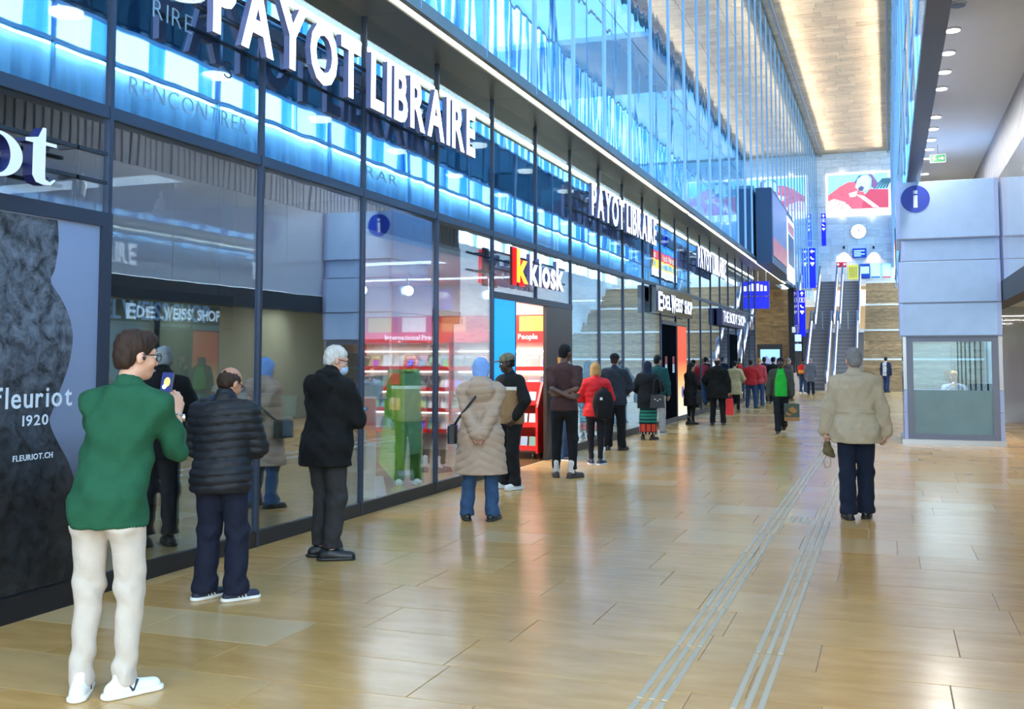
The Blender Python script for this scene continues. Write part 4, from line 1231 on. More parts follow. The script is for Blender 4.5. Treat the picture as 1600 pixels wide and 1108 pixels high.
# two wall lamps with warm pools
for px in (1318.5, 1365):
    q = on_y(px, 387, YW)
    o = empty('wall_lamp', (q[0], YW, q[2]), label='dark wall lamp %s of the departure board throwing warm light down' % ('left' if px < 1340 else 'right'), cat='lamp', group='wall lamps beside the departure board')
    MB().tube((0, -.14, -.1), (0, -.14, .1), .07, n=12).build('shade', M_frame2, o, local=True)
    MB().tube((0, 0, 0), (0, -.14, 0), .025).build('arm', M_frame2, o, local=True)
    l = bpy.data.lights.new('wall_lamp_bulb', 'SPOT'); l.energy = 130; l.color = (1, .55, .25); l.spot_size = 1.6; l.shadow_soft_size = .05
    lo = bpy.data.objects.new('wall_lamp_bulb', l); COL.objects.link(lo); lo.location = (q[0], YW - .16, q[2] - .12); lo.rotation_euler = (-.12, 0, 0)
# notice boards
for (a_, c, lb, kind) in (((1325, 414, 1341, 436), (.86, .84, .36), 'yellow timetable poster on the end wall', 'y'), ((1342.5, 412.5, 1359.5, 435), (.05, .28, .68), 'blue and pale map poster next to the yellow timetable', 'b'),
                     ((1360, 412, 1376, 434.5), (.72, .93, .95), 'pale cyan map poster, second from the booth', 'm'), ((1377.5, 412, 1393, 434.5), (.60, .90, .97), 'pale cyan poster with red foot nearest the booth', 'r')):
    x0, x1, z0, z1 = wall_rect(*a_, YW - .08)
    o = empty('wall_poster', ((x0 + x1) / 2, YW, z0), label=lb, cat='poster')
    boxo('board', mat('post_' + kind, S2L(c), .5, emit=.45), x0, x1, YW - .08, YW, z0, z1, o)
    w_ = x1 - x0
    if kind == 'y':
        for i in range(5): boxo('column', mat('post_y2', S2L((.75, .72, .30)), .5), x0 + w_ * (.1 + .17 * i), x0 + w_ * (.2 + .17 * i), YW - .084, YW - .08, z0 + .1, z1 - .15, o)
    else:
        boxo('sheet', mat('post_s', S2L((.75, .95, .97)), .5, emit=.6), x0 + .06, x1 - .06, YW - .086, YW - .08, z0 + (.35 if kind == 'b' else .15), z1 - (.2 if kind == 'b' else .08), o)
        boxo('foot_band', mat('post_f' + kind, S2L({'b': (.1, .2, .6), 'm': (.2, .4, .75), 'r': (.8, .3, .4)}[kind]), .5, emit=.3), x0 + .03, x1 - .03, YW - .086, YW - .08, z0 + .02, z0 + .13, o)
# white and red sign at the head of the escalators
p = on_y(1314, 430, 70.4)
ws = empty('stairhead_sign', (p[0], 71.4, 6.6), label='white and red sign on a post at the escalator head', cat='sign')
pz = on_y(1314, 405, 70.4)[2]
MB().box(-.3, .3, -.04, .04, pz - 6.6 - .1, pz - 6.6 + .32).build('white_panel', mat('sign_white', (1, 1, 1), .5, emit=.6), ws, local=True)
MB().box(-.3, .3, -.04, .04, pz - 6.6 - .45, pz - 6.6 - .11).build('red_panel', mat('sign_red', S2L((.85, .12, .2)), .5, emit=.3), ws, local=True)
for x_ in (-.28, .28):
    MB().tube((x_, 0, 0), (x_, 0, pz - 6.6 - .4), .025).build('post', M_steel, ws, local=True)
for s in (-.2, .2):
    MB().disc((s, pz - 6.6 - .25), .07, 'y', -.045, -.04, 14).build('white_dot', MATS['sign_white'], ws, local=True)

# ================================================================== blue direction signs hanging along the left side
M_sblue = mat('direction_blue', S2L((.02, .10, .90)), .4, emit=.7, ecol=S2L((.02, .08, .95)))
M_swh = mat('direction_white', (.95, .97, 1), .4, emit=1.1)
def direction(px0, py0, px1, py1, X, kind, lb):
    p0 = on_x((px0 + px1) / 2, (py0 + py1) / 2, X); Y = p0[1]
    a_, b_ = on_y(px0, py0, Y), on_y(px1, py1, Y)
    x0, x1, z0, z1 = a_[0], b_[0], b_[2], a_[2]
    t = empty('direction_sign', ((x0 + x1) / 2, Y, z0), label=lb, cat='sign', group='blue direction signs')
    boxo('panel', M_sblue, x0, x1, Y - .04, Y + .04, z0, z1, t)
    w_ = x1 - x0; cx = (x0 + x1) / 2; yf = Y - .045
    u = w_ * .8
    def P(pts, cz): return [(cx + q[0] * u, cz + q[1] * u) for q in pts]
    arrow = [(0, .45), (.42, 0), (.22, -.0), (.12, .1), (.12, -.45), (-.12, -.45), (-.12, .1), (-.22, 0), (-.42, 0)]
    if kind == 'left': arrow = [(-b, a) for a, b in arrow]
    MB().prism(P(arrow, z1 - .55 * w_), 'y', yf, yf + .006).build('arrow', M_swh, t)
    n = 1
    if kind == 'up' or kind == 'one':
        cz = z1 - 1.6 * w_
        for (xa, xb, za, zb) in ((-.48, .48, .42, .48), (-.48, .48, -.48, -.42), (-.48, -.42, -.42, .42), (.42, .48, -.42, .42)):
            MB().box(cx + xa * u, cx + xb * u, yf, yf + .006, cz + za * u, cz + zb * u).build('square_edge', M_swh, t)
        put_text('1', (cx - .14 * u, yf, cz - .28 * u), (1, 0, 0), (0, 0, 1), .56 * u, .26 * u, .004, [M_swh], t, joined='number', bold=.04)
        n = 2
    phone = [(-.42, .15), (-.3, .32), (-.12, .22), (-.15, .08), (.1, -.15), (.24, -.12), (.36, -.3), (.2, -.42), (-.1, -.3), (-.35, -.05)]
    cup = [(-.4, .35), (.4, .35), (.35, 0), (.12, -.2), (.12, -.38), (-.12, -.38), (-.12, -.2), (-.35, 0)]
    for poly in (phone, cup):
        cz = z1 - (.6 + n * 1.02) * w_
        MB().prism(P(poly, cz), 'y', yf, yf + .006).build('pictogram', M_swh, t); n += 1
    for xx in (x0 + .05, x1 - .05):
        MB().box(xx - .01, xx + .01, Y - .01, Y + .01, z1 - .02, z1 + .5).build('hanger', M_steel, t)
    MB().box(XU - .1, x1, Y - .02, Y + .02, z1 + .46, z1 + .5).build('bracket', M_steel, t)
    return t
direction(1248, 454, 1259, 526, -4.40, 'up', 'lowest blue sign with up arrow and number 1 beside the black column')
direction(1264, 388, 1275, 450, -4.40, 'left', 'middle blue sign with left arrow hanging above the escalator foot')
direction(1283, 334, 1291, 384, -4.12, 'one', 'highest and farthest blue sign beside the wall clock')
# lit small blue-white box under the lowest sign, black clock arm
q = on_x(1246, 535, -4.5)
o = empty('lit_sign_cube', (q[0], q[1], q[2]), label='small lit blue and white cube sign below the lowest direction sign', cat='sign')
for zz in (-.45, 0.05):
    MB().cbox(-.2, .2, -.1, .1, zz, zz + .36, .02).build('cube', mat('cube_glow', S2L((.75, .85, 1)), .4, emit=1.0, ecol=S2L((.6, .75, 1))), o, local=True)
MB().tube((0, 0, -.45), (0, 0, .9), .02).build('stem', M_steel, o, local=True)
MB().box(-.3, 0, -.02, .02, .86, .9).build('bracket', M_steel, o, local=True)
q = on_x(1257, 480, -4.05)
# blue train boards hanging at the passage
for i, (y0_, y1_, lb) in enumerate(((440, 462, 'upper blue hanging departures panel at the passage mouth'), (464, 482, 'lower blue hanging departures panel at the passage mouth'))):
    Y = 45.0
    x0, x1, z0, z1 = wall_rect(1180, y0_, 1202, y1_, Y)
    o = empty('hanging_departures', ((x0 + x1) / 2, Y, z0), label=lb, cat='display', group='hanging departures panels')
    boxo('panel', mat('dep_blue', S2L((.12, .16, .85)), .4, emit=.7), x0, x1, Y - .08, Y + .08, z0, z1, o)
    if i == 0:
        for k in range(3):
            boxo('row', M_swh, x0 + .06 + .16 * k, x0 + .16 + .16 * k, Y - .085, Y - .08, z0 + .2, z1 - .1 - .05 * k, o)
    for xx in (x0 + .12, x1 - .12):
        MB().tube((xx, Y, z1 if i == 0 else z1), (xx, Y, ZS if i == 0 else z1 + .06), .015).build('hanger', M_steel, o)
# big screen block projecting from the upper glazing
XS = -3.95
sa, sb = on_x(1208, 400, XS)[1], on_x(1241, 400, XS)[1]
zb0 = on_x(1225, 440, XS)[2]; ztp = on_x(1210, 298, XS)[2]
sc2 = empty('display_screen', (XS, (sa + sb) / 2, zb0), label='large dark video screen projecting from the upper glazing', cat='screen')
boxo('housing', mat('screen_blue', S2L((.18, .30, .42)), .4, .3), XU + .06, XS - .03, sa, sb, 5.2, ztp, sc2)
ym = sa + (sb - sa) * .62
M_img = mat('screen_image', S2L((.42, .47, .62)), .3, emit=.35)
boxo('screen_face', M_img, XS - .03, XS, sa + .15, ym, 5.5, ztp - .15, sc2)
boxo('picture_band', mat('screen_red', S2L((.80, .42, .38)), .3, emit=.35), XS, XS + .006, sa + .15, ym, 5.5, 6.2, sc2)
boxo('white_frame', mat('screen_white', (1, 1, 1), .4, emit=.9), XS - .03, XS + .02, ym + .1, sb - .05, 5.0, ztp - .3, sc2)
boxo('screen_face', mat('screen_dark', S2L((.35, .38, .48)), .3), XS + .02, XS + .026, ym + .35, sb - .3, 5.7, ztp - 1.0, sc2)
boxo('picture_band', MATS['screen_red'], XS + .02, XS + .026, ym + .35, sb - .3, ztp - .95, ztp - .5, sc2)
# advertising totem in front of the brown wall
x0, x1, z0, z1 = wall_rect(1183, 538, 1223, 600, 55.5)
to = empty('advertising_totem', ((x0 + x1) / 2, 55.5, 0), label='black advertising totem with mountain picture before the brown stone wall', cat='totem')
boxo('case', M_black, x0, x1, 55.5, 55.75, 0, z1, to)
sx0, sx1, sz0, sz1 = wall_rect(1188, 546, 1219, 590, 55.5)
boxo('screen', mat('totem_sky', S2L((.55, .75, .95)), .4, emit=.9), sx0, sx1, 55.49, 55.5, 1.0, sz1, to)
MB().prism([(sx0, 1.0), (sx1, 1.0), (sx1, 1.55), (sx0 + .75 * (sx1 - sx0), 1.75), (sx0 + .5 * (sx1 - sx0), 1.6), (sx0 + .3 * (sx1 - sx0), 1.8), (sx0, 1.5)], 'y', 55.482, 55.49).build('mountain', mat('totem_hill', S2L((.5, .55, .68)), .4, emit=.5), to)
MB().prism([(sx0, 1.0), (sx1, 1.0), (sx1, 1.3), (sx0, 1.4)], 'y', 55.475, 55.482).build('foreground', mat('totem_fore', S2L((.65, .5, .45)), .4, emit=.4), to)

# colour video screen on the right upper glazing, seen mirrored in the shop panes
vsn = empty('video_screen', (XR - .05, 53.7, 5.75), label='wide video screen with blue, red and yellow bands on the right glazing, seen mirrored', cat='screen')
boxo('housing', M_black, XR - .06, XR - .02, 50.4, 57.0, 5.7, 7.6, vsn)
for i, (c, z0, z1) in enumerate((((.05, .45, .85), 7.1, 7.5), ((.85, .2, .12), 6.65, 7.1), ((.9, .75, .15), 6.2, 6.65), ((.9, .95, 1.), 5.8, 6.2))):
    boxo('picture_band', mat('video_band%d' % i, S2L(c), .4, emit=1.6), XR - .066, XR - .06, 50.6, 56.8, z0, z1, vsn)
    for k in range(6):
        boxo('block', mat('video_block%d' % (i % 2), S2L(((.45, .8, 1.), (.95, .9, .8))[i % 2]), .4, emit=.6), XR - .072, XR - .066, 51 + k * .95, 51.5 + k * .95 + .2 * (k % 2), z0 + .08, z1 - .1, vsn)
# ================================================================== people: bodies and clothes grown as implicit surfaces
def surface_net(D, lo, h):
    nx, ny, nz = D.shape
    cshape = (nx - 1, ny - 1, nz - 1)
    S = np.zeros(cshape + (3,), np.float32); N = np.zeros(cshape, np.float32)
    inside = D < 0
    edges = []
    for ax in range(3):
        sl0 = [slice(None)] * 3; sl1 = [slice(None)] * 3
        sl0[ax] = slice(0, -1); sl1[ax] = slice(1, None)
        a, b = D[tuple(sl0)], D[tuple(sl1)]
        ma, mb_ = inside[tuple(sl0)], inside[tuple(sl1)]
        cr_ = ma != mb_
        edges.append((cr_, ma))
        idx = np.argwhere(cr_)
        if len(idx) == 0: continue
        av, bv = a[cr_], b[cr_]
        t = av / (av - bv)
        pos = idx.astype(np.float32); pos[:, ax] += t
        o1, o2 = [q for q in range(3) if q != ax]
        for d1 in (0, 1):
            for d2 in (0, 1):
                c = idx.copy(); c[:, o1] -= d1; c[:, o2] -= d2
                ok = (c >= 0).all(1) & (c[:, 0] < cshape[0]) & (c[:, 1] < cshape[1]) & (c[:, 2] < cshape[2])
                cc = c[ok]
                np.add.at(S, (cc[:, 0], cc[:, 1], cc[:, 2]), pos[ok])
                np.add.at(N, (cc[:, 0], cc[:, 1], cc[:, 2]), 1)
    act = N > 0
    index = -np.ones(cshape, np.int64); index[act] = np.arange(act.sum())
    V = S[act] / N[act][:, None] * h + np.array(lo, np.float32)
    F = []
    for ax in range(3):
        cr_, ma = edges[ax]
        idx = np.argwhere(cr_)
        if len(idx) == 0: continue
        o1, o2 = (1, 2) if ax == 0 else (2, 0) if ax == 1 else (0, 1)
        def g(d1, d2):
            c = idx.copy(); c[:, o1] -= d1; c[:, o2] -= d2
            bad = (c < 0).any(1) | (c[:, 0] >= cshape[0]) | (c[:, 1] >= cshape[1]) | (c[:, 2] >= cshape[2])
            c = np.clip(c, 0, np.array(cshape) - 1)
            r = index[c[:, 0], c[:, 1], c[:, 2]]; r[bad] = -1
            return r
        q = np.stack([g(1, 1), g(0, 1), g(0, 0), g(1, 0)], 1)
        fl = ~ma[cr_]
        q[fl] = q[fl][:, ::-1]
        F.append(q[(q >= 0).all(1)])
    return V, np.concatenate(F)

def _smin(a, b, k):
    if k <= 0: return np.minimum(a, b)
    hh = np.clip(k - np.abs(a - b), 0, None) / k
    return np.minimum(a, b) - hh * hh * k * .25

def grow(prims, h, disp=None, cuts=(), pad=.03):
    """prims: ('c',a,b,ra,rb,k) tapered capsule; ('e',c,r,R,k) ellipsoid; ('p',rows,k) stack of ellipses (z,w,d,cx,cy)"""
    boxes = []
    for p in prims:
        if p[0] == 'c':
            a, b = np.array(p[1], float), np.array(p[2], float); r = max(p[3], p[4])
            boxes.append((np.minimum(a, b) - r, np.maximum(a, b) + r))
        elif p[0] == 'e':
            c, r = np.array(p[1], float), max(p[2])
            boxes.append((c - r, c + r))
        else:
            R = np.array(p[1], float)
            boxes.append((np.array([(R[:, 3] - R[:, 1]).min(), (R[:, 4] - R[:, 2]).min(), R[:, 0].min()]), np.array([(R[:, 3] + R[:, 1]).max(), (R[:, 4] + R[:, 2]).max(), R[:, 0].max()])))
    lo = np.min([b[0] for b in boxes], 0) - pad; hi = np.max([b[1] for b in boxes], 0) + pad
    n = np.ceil((hi - lo) / h).astype(int) + 2
    ax = [(lo[i] + h * np.arange(n[i])).astype(np.float32) for i in range(3)]
    D = np.full(n, 1.0, np.float32)
    for p, bx_ in zip(prims, boxes):
        k = p[-1]; m_ = max(2 * k, 3 * h) + .01
        i0 = np.clip(np.floor((bx_[0] - m_ - lo) / h).astype(int), 0, n - 1); i1 = np.clip(np.ceil((bx_[1] + m_ - lo) / h).astype(int) + 1, 1, n)
        s = tuple(slice(a, b) for a, b in zip(i0, i1))
        X, Y, Z = np.meshgrid(ax[0][s[0]], ax[1][s[1]], ax[2][s[2]], indexing='ij')
        if p[0] == 'c':
            a, b = np.array(p[1], np.float32), np.array(p[2], np.float32)
            ba = b - a; L = float(ba @ ba) + 1e-9
            px, py, pz = X - a[0], Y - a[1], Z - a[2]
            t = np.clip((px * ba[0] + py * ba[1] + pz * ba[2]) / L, 0, 1)
            d = np.sqrt((px - ba[0] * t) ** 2 + (py - ba[1] * t) ** 2 + (pz - ba[2] * t) ** 2) - (p[3] + (p[4] - p[3]) * t)
        elif p[0] == 'e':
            c, r, R = np.array(p[1], np.float32), p[2], p[3]
            px, py, pz = X - c[0], Y - c[1], Z - c[2]
            if R is not None:
                R = np.array(R, np.float32)
                px, py, pz = (R[0, 0] * px + R[1, 0] * py + R[2, 0] * pz, R[0, 1] * px + R[1, 1] * py + R[2, 1] * pz, R[0, 2] * px + R[1, 2] * py + R[2, 2] * pz)
            k0 = np.sqrt((px / r[0]) ** 2 + (py / r[1]) ** 2 + (pz / r[2]) ** 2)
            k1 = np.sqrt((px / r[0] ** 2) ** 2 + (py / r[1] ** 2) ** 2 + (pz / r[2] ** 2) ** 2) + 1e-6
            d = k0 * (k0 - 1) / k1
        else:
            R = np.array(p[1], np.float32); z1 = ax[2][s[2]]
            w, dd, cx, cy = (np.interp(z1, R[:, 0], R[:, i]).astype(np.float32) for i in (1, 2, 3, 4))
            q = np.sqrt(((X - cx) / w) ** 2 + ((Y - cy) / dd) ** 2)
            d = (q - 1) * np.minimum(w, dd) * (.6 + .4 * np.minimum(q, 1))
            d = np.maximum(d, np.maximum(Z - R[-1, 0], R[0, 0] - Z))
        if p[0] != 'p' and len(p) > 6 and p[5] == '-':
            pass
        D[s] = _smin(D[s], d.astype(np.float32), k)
    if disp is not None or cuts:
        X, Y, Z = np.meshgrid(*ax, indexing='ij')
        if disp is not None:
            near = np.abs(D) < .06
            D[near] += disp(X[near], Y[near], Z[near]).astype(np.float32)
        for nrm, off in cuts:
            D = np.maximum(D, X * np.float32(nrm[0]) + Y * np.float32(nrm[1]) + Z * np.float32(nrm[2]) - np.float32(off))
    D[0] = D[-1] = 1; D[:, 0] = D[:, -1] = 1; D[:, :, 0] = D[:, :, -1] = 1
    return surface_net(D, lo, h)

def mesh_from(name, V, F, mats, parent, mfn=None):
    me = bpy.data.meshes.new(name)
    me.vertices.add(len(V)); me.vertices.foreach_set('co', V.astype(np.float32).ravel())
    me.loops.add(F.size); me.loops.foreach_set('vertex_index', F.astype(np.int32).ravel())
    me.polygons.add(len(F)); me.polygons.foreach_set('loop_start', np.arange(0, F.size, 4, dtype=np.int32))
    me.polygons.foreach_set('loop_total', np.full(len(F), 4, np.int32))
    mats = mats if isinstance(mats, (list, tuple)) else [mats]
    for m_ in mats: me.materials.append(m_)
    if mfn is not None:
        C = V[F].mean(1)
        me.polygons.foreach_set('material_index', mfn(C).astype(np.int32))
    me.polygons.foreach_set('use_smooth', np.ones(len(F), bool))
    me.update(calc_edges=True)
    o = bpy.data.objects.new(name, me); COL.objects.link(o)
    if parent: o.parent = parent
    return o

def folds(amp, seed=0., f=1.):
    def d(X, Y, Z):
        s = seed * 1.7
        return amp * (np.sin(28 * f * Z + 7 * np.sin(4.3 * X + s) + 5 * np.sin(5.1 * Y + 2 * s)) * .6 + np.sin(46 * f * (Z * .7 + X * .8 + s)) * np.sin(31 * f * (Y + .5 * Z) + s) * .5 + np.sin(71 * f * (X - .6 * Z) + 3 * s) * .22)
    return d

def rotz(a): c, s = math.cos(a), math.sin(a); return np.array([[c, -s, 0], [s, c, 0], [0, 0, 1.]])
def rotx(a): c, s = math.cos(a), math.sin(a); return np.array([[1, 0, 0], [0, c, -s], [0, s, c.real]])
def roty(a): c, s = math.cos(a), math.sin(a); return np.array([[c, 0, s], [0, 1, 0], [-s, 0, c]])

def two_bone(A, B, l1, l2, pole):
    A, B, pole = (np.array(v, float) for v in (A, B, pole))
    d = B - A; L = np.linalg.norm(d)
    if L > (l1 + l2) * .995:
        B = A + d / L * (l1 + l2) * .995; d = B - A; L = np.linalg.norm(d)
    u = d / L
    x = (l1 * l1 - l2 * l2 + L * L) / (2 * L)
    hgt = math.sqrt(max(l1 * l1 - x * x, 1e-6))
    p = pole - u * (pole @ u); p = p / (np.linalg.norm(p) + 1e-9)
    return A + u * x + p * hgt, B

def cloth(name, col, rough=.85, noise=.12, bump=.5, bscale=13, nscale=14, spec=.3):
    return mat(name, S2L(col), rough, noise=noise, nscale=nscale, bump=bump, bscale=bscale, spec=spec)

def skin(col):
    nm = 'skin_%d_%d_%d' % tuple(int(c * 255) for c in col)
    if nm in MATS: return MATS[nm]
    m = mat(nm, S2L(col), .5, noise=.06, nscale=30)
    m.node_tree.nodes['Principled BSDF'].inputs['Subsurface Weight'].default_value = .08
    return m
SK_L, SK_M, SK_D, SK_DD = (.80, .60, .50), (.70, .50, .40), (.36, .24, .19), (.25, .17, .14)

def person(spec):
    G = spec.get
    H = spec['h']; S = H / 1.75
    h = spec['res']
    rnd = G('seed', 1)
    t = empty('person', spec['loc'], -math.radians(spec['face']), label=spec['label'], cat='person', group=G('group', 'people queueing along the shopfront'))
    lean = np.array(G('lean', (0, 0)), float)
    def sp(p):                                    # spine shear
        p = np.array(p, float)
        k = np.clip((p[2] - .95) / .5, 0, 1.35)
        return np.array([p[0] + lean[0] * k, p[1] + lean[1] * k, p[2]])
    bw = G('build', 1.0); bel = G('belly', 0.)
    # legs
    hip, knee, ank, toe = {}, {}, {}, {}
    feet = G('feet', (( -.11, .0, 0, 8), (.11, .0, 0, 8)))
    fpit = G('footpitch', (0, 0))
    sit = G('sit')
    for s, i in ((-1, 0), (1, 1)):
        fx, fy, fz, fa = feet[i]
        hip[s] = np.array([s * .088, -.01, .91])
        A = np.array([fx, fy - .02, fz + .085])
        pole = rotz(-math.radians(fa * s * .35)) @ np.array([0, 1, 0])
        knee[s], ank[s] = two_bone(hip[s], A, .418, .411, pole)
        toe[s] = (fx, fy, fz, -math.radians(fa * s), math.radians(fpit[i]))
    # arms
    sw = .178 * G('shw', 1.)
    sh, el, wr, pal = {}, {}, {}, {}
    arms = G('arms')
    for s, i in ((-1, 0), (1, 1)):
        sh[s] = sp((s * sw, -.01, 1.395))
        W, pole = arms[i][:2]
        el[s], wr[s] = two_bone(sh[s], sp(W) if len(arms[i]) < 5 else W, .285, .25, pole)
    # head
    yaw, pit = math.radians(-G('head', (0, 0))[0]), math.radians(-G('head', (0, 0))[1])
    RH = rotz(yaw) @ rotx(pit)
    nk = sp((0, -.012, 1.475))
    hc = nk + np.array([0, .012, .09]) + RH @ np.array([0, .022, .065])
    hd = lambda p: hc + RH @ np.array(p, float)
    sk = skin(G('skin', SK_L))
    hr = max(h, .006)
    f_ = max(1.0, h / .009)
    P = []
    prof_body = lambda e, rows: [(z, w * bw + e, d * bw + e + (bel * math.exp(-((z - 1.08) / .12) ** 2)) * .5, sp((0, 0, z))[0], sp((0, cy, z))[1] + bel * math.exp(-((z - 1.08) / .12) ** 2) * .5) for z, w, d, cy in rows]
    ROWS = [(.80, .150, .105, -.015), (.88, .163, .115, -.018), (.95, .165, .118, -.015), (1.05, .148, .105, 0), (1.15, .146, .105, .005), (1.25, .160, .112, .005), (1.34, .166, .112, 0), (1.42, .150, .095, -.01), (1.47, .09, .07, -.015)]
    P.append(('p', prof_body(-.012, ROWS), .03))
    P.append(('c', sp((0, -.012, 1.42)), nk + np.array([0, .01, .06]), .055, .052, .03))
    for s in (-1, 1):
        P.append(('c', sp((s * .05, -.012, 1.44)), sh[s], .045, .044, .03))
        P.append(('c', sh[s], el[s], .047, .036, .03))
        P.append(('c', el[s], wr[s], .037, .026, .015))
        P.append(('c', hip[s], knee[s], .072, .05, .03))
        P.append(('c', knee[s], ank[s], .050, .034, .02))
        P.append(('c', ank[s], ank[s] + rotz(toe[s][3]) @ np.array([0, .06, -.06]), .030, .022, .02))
    # head: cranium, face, jaw, nose, ears
    P += [('e', hd((0, -.012, .035)), (.074, .093, .082), RH, .02), ('e', hd((0, .028, -.03)), (.060, .066, .085), RH, .03), ('e', hd((0, .062, -.088)), (.030, .030, .026), RH, .025),
          ('c', hd((0, .083, .012)), hd((0, .106, -.030)), .010, .014, .012), ('e', hd((0, .086, -.066)), (.025, .012, .012), RH, .012),
          ('c', hd((-.040, .077, .026)), hd((.040, .077, .026)), .011, .011, .015)]
    for s in (-1, 1):
        P.append(('e', hd((s * .073, -.008, -.012)), (.012 * f_ ** .5, .021, .033), RH, .006))
        P.append(('e', hd((s * .04, .06, -.03)), (.026, .026, .024), RH, .02))
    # hands: palm, four fingers, thumb
    for s, i in ((-1, 0), (1, 1)):
        A = arms[i]
        fd = np.array(A[2], float) if len(A) > 2 and A[2] is not None else wr[s] - el[s]
        fd = fd / np.linalg.norm(fd)
        pn = np.array(A[3] if len(A) > 3 and A[3] is not None else (-s, 0, 0), float)          # palm faces this way
        pn = pn - fd * (pn @ fd); pn = pn / (np.linalg.norm(pn) + 1e-9)
        sd = np.cross(fd, pn) * -s                     # towards the thumb
        curl = G('curl', (.5, .5))[i]
        W = wr[s]
        rr = .0085 * f_ ** .6
        for j in range(4):
            off = (.030 - .02 * j)
            kn = W + fd * (.085 - .006 * abs(j - 1)) + sd * off
            P.append(('c', W + sd * off * .55 + fd * .01, kn, .016, .0125, .012))
            ln = (.040, .044, .041, .032)[j]
            a1 = curl * (1 + .08 * j)
            d1 = fd * math.cos(a1) + pn * math.sin(a1)
            m1 = kn + d1 * ln
            a2 = a1 + curl * 1.3; d2 = fd * math.cos(a2) + pn * math.sin(a2)
            m2 = m1 + d2 * ln * .8
            P.append(('c', kn, m1, rr * 1.08, rr, .004)); P.append(('c', m1, m2, rr, rr * .82, .003))
        b0 = W + fd * .025 + sd * .026
        m1 = b0 + (fd * .6 + sd * .6 + pn * .45) * .05
        P.append(('c', b0, m1, .0135, .0105, .01)); P.append(('c', m1, m1 + (fd * .85 + sd * .1 + pn * .5) * .036, rr * 1.15, rr * .95, .004))
        pal[s] = (W + fd * .09 + pn * .02, fd, pn, sd)
    def emit(name, prims, hh, m_, disp=None, cuts=(), mfn=None, parent=t):
        V, F = grow(prims, hh, disp, cuts)
        return mesh_from(name, V * S, F, m_, parent, mfn)
    emit('body', P, h if h > .009 else .0085, sk)
    # ---------------------------------------------------------------- trousers
    tr = G('trousers')
    if tr:
        e = tr.get('ease', .012); q = []
        q.append(('p', prof_body(e, [r for r in ROWS if r[0] < 1.06]), .04))
        for s in (-1, 1):
            kb = knee[s] + np.array([0, -.012, 0])
            q.append(('c', hip[s] + np.array([0, 0, -.02]), knee[s], .082 + e, .058 + e, .035))
            q.append(('c', knee[s], ank[s] + np.array([0, 0, tr.get('hem', -.02)]), .058 + e, tr.get('cuff', .050) + e, .03))
            q.append(('c', hip[s] + np.array([s * .005, -.045, -.0]), hip[s] + np.array([0, -.03, -.1]), .075, .07, .04))
            if tr.get('break', 1):
                q.append(('c', ank[s] + np.array([0, .02, .045]), ank[s] + np.array([0, .03, .0]), tr.get('cuff', .050) + e * .8, tr.get('cuff', .050) + e + .004, .02))
        am = tr.get('fold', .004); fd_ = folds(am, rnd + 3, 1.1)
        def dsp(X, Y, Z, fd_=fd_, am=am):
            k = .35 + 1.3 * np.exp(-((Z - .49) / .09) ** 2) + 1.2 * np.exp(-((Z - .16) / .09) ** 2) + .5 * np.exp(-((Z - .8) / .06) ** 2)
            return fd_(X, Y, Z) * k
        emit('trousers', q, tr.get('res', max(h, .010)), tr['m'], dsp, [((0, 0, -1), -tr.get('bottom', .05)), ((0, 0, 1), min([g_.get('hem', .82) for g_ in G('tops', ({},))]) + .015)])
    skt = G('skirt')
    if skt:
        emit('skirt', [('p', [(z, w, d, 0, cy) for z, w, d, cy in skt['rows']], .01)], max(h, .012), skt['m'], folds(.006, rnd, .4), (), skt.get('mfn'))
    # ---------------------------------------------------------------- shoes
    shd = G('shoes')
    for s, i in ((-1, 0), (1, 1)):
        fx, fy, fz, fa, fp = toe[s]
        R = rotz(fa) @ rotx(-fp)
        base = np.array([fx, fy - .02, fz])
        L = lambda p: base + R @ np.array(p, float)
        q = [('c', L((0, -.055, .045)), L((0, .02, .05)), .036, .038, .03), ('c', L((0, .02, .045)), L((s * .004, .15, .032)), .040, .031, .03), ('c', L((0, -.06, .03)), L((s * .004, .15, .025)), .036, .036, .02),
             ('c', L((0, -.02, .05)), L((0, -.015, .085 + shd.get('high', 0))), .040, .038, .02)]
        flat = R @ np.array([0, 0, -1.])
        ss = shd.get('scale', 1.)
        q = [(a[0], base + (np.array(a[1]) - base) * ss, base + (np.array(a[2]) - base) * ss, a[3] * ss, a[4] * ss, a[5]) for a in q]
        cuts = [(flat, float(flat @ L((0, 0, .018))))]
        o = emit('shoe', q, shd.get('res', max(h * .8, .007)), shd['m'], None, cuts)
        q2 = [('c', L((0, -.06, .012)), L((s * .004, .155, .012)), .046 * ss, .043 * ss, .01), ('c', L((0, -.065 * ss, .012)), L((0, .06, .012)), .046 * ss, .048 * ss, .01)]
        emit('sole', q2, shd.get('res', max(h * .8, .007)), shd.get('sole', shd['m']), None, [(flat, float(flat @ L((0, 0, .001)))), (-flat, float(-flat @ L((0, 0, .026))))], parent=o)
        if shd.get('mark') == 'stripes':
            for k in range(3):
                p0 = L((s * .043, .01 + .028 * k, .03)); p1 = L((s * .038, -.005 + .028 * k, .072))
                for sd_ in (1, -1):
                    a, b = L((sd_ * .0425 * ss, .015 + .028 * k, .028)), L((sd_ * .034 * ss, -.005 + .028 * k, .07))
                    MB().tube(a * S, b * S, .0055).build('stripe', mat('white_leather', S2L((.88, .88, .86)), .5), o, local=True)
        if shd.get('mark') == 'chevron':
            for sd_ in (1, -1):
                a, b, c = L((sd_ * .037, -.005, .078)), L((sd_ * .0425, .03, .03)), L((sd_ * .034, .055, .078))
                MB().tube(a * S, b * S, .006).tube(b * S, c * S, .006).build('emblem', mat('navy_leather', S2L((.12, .14, .22)), .5), o, local=True)
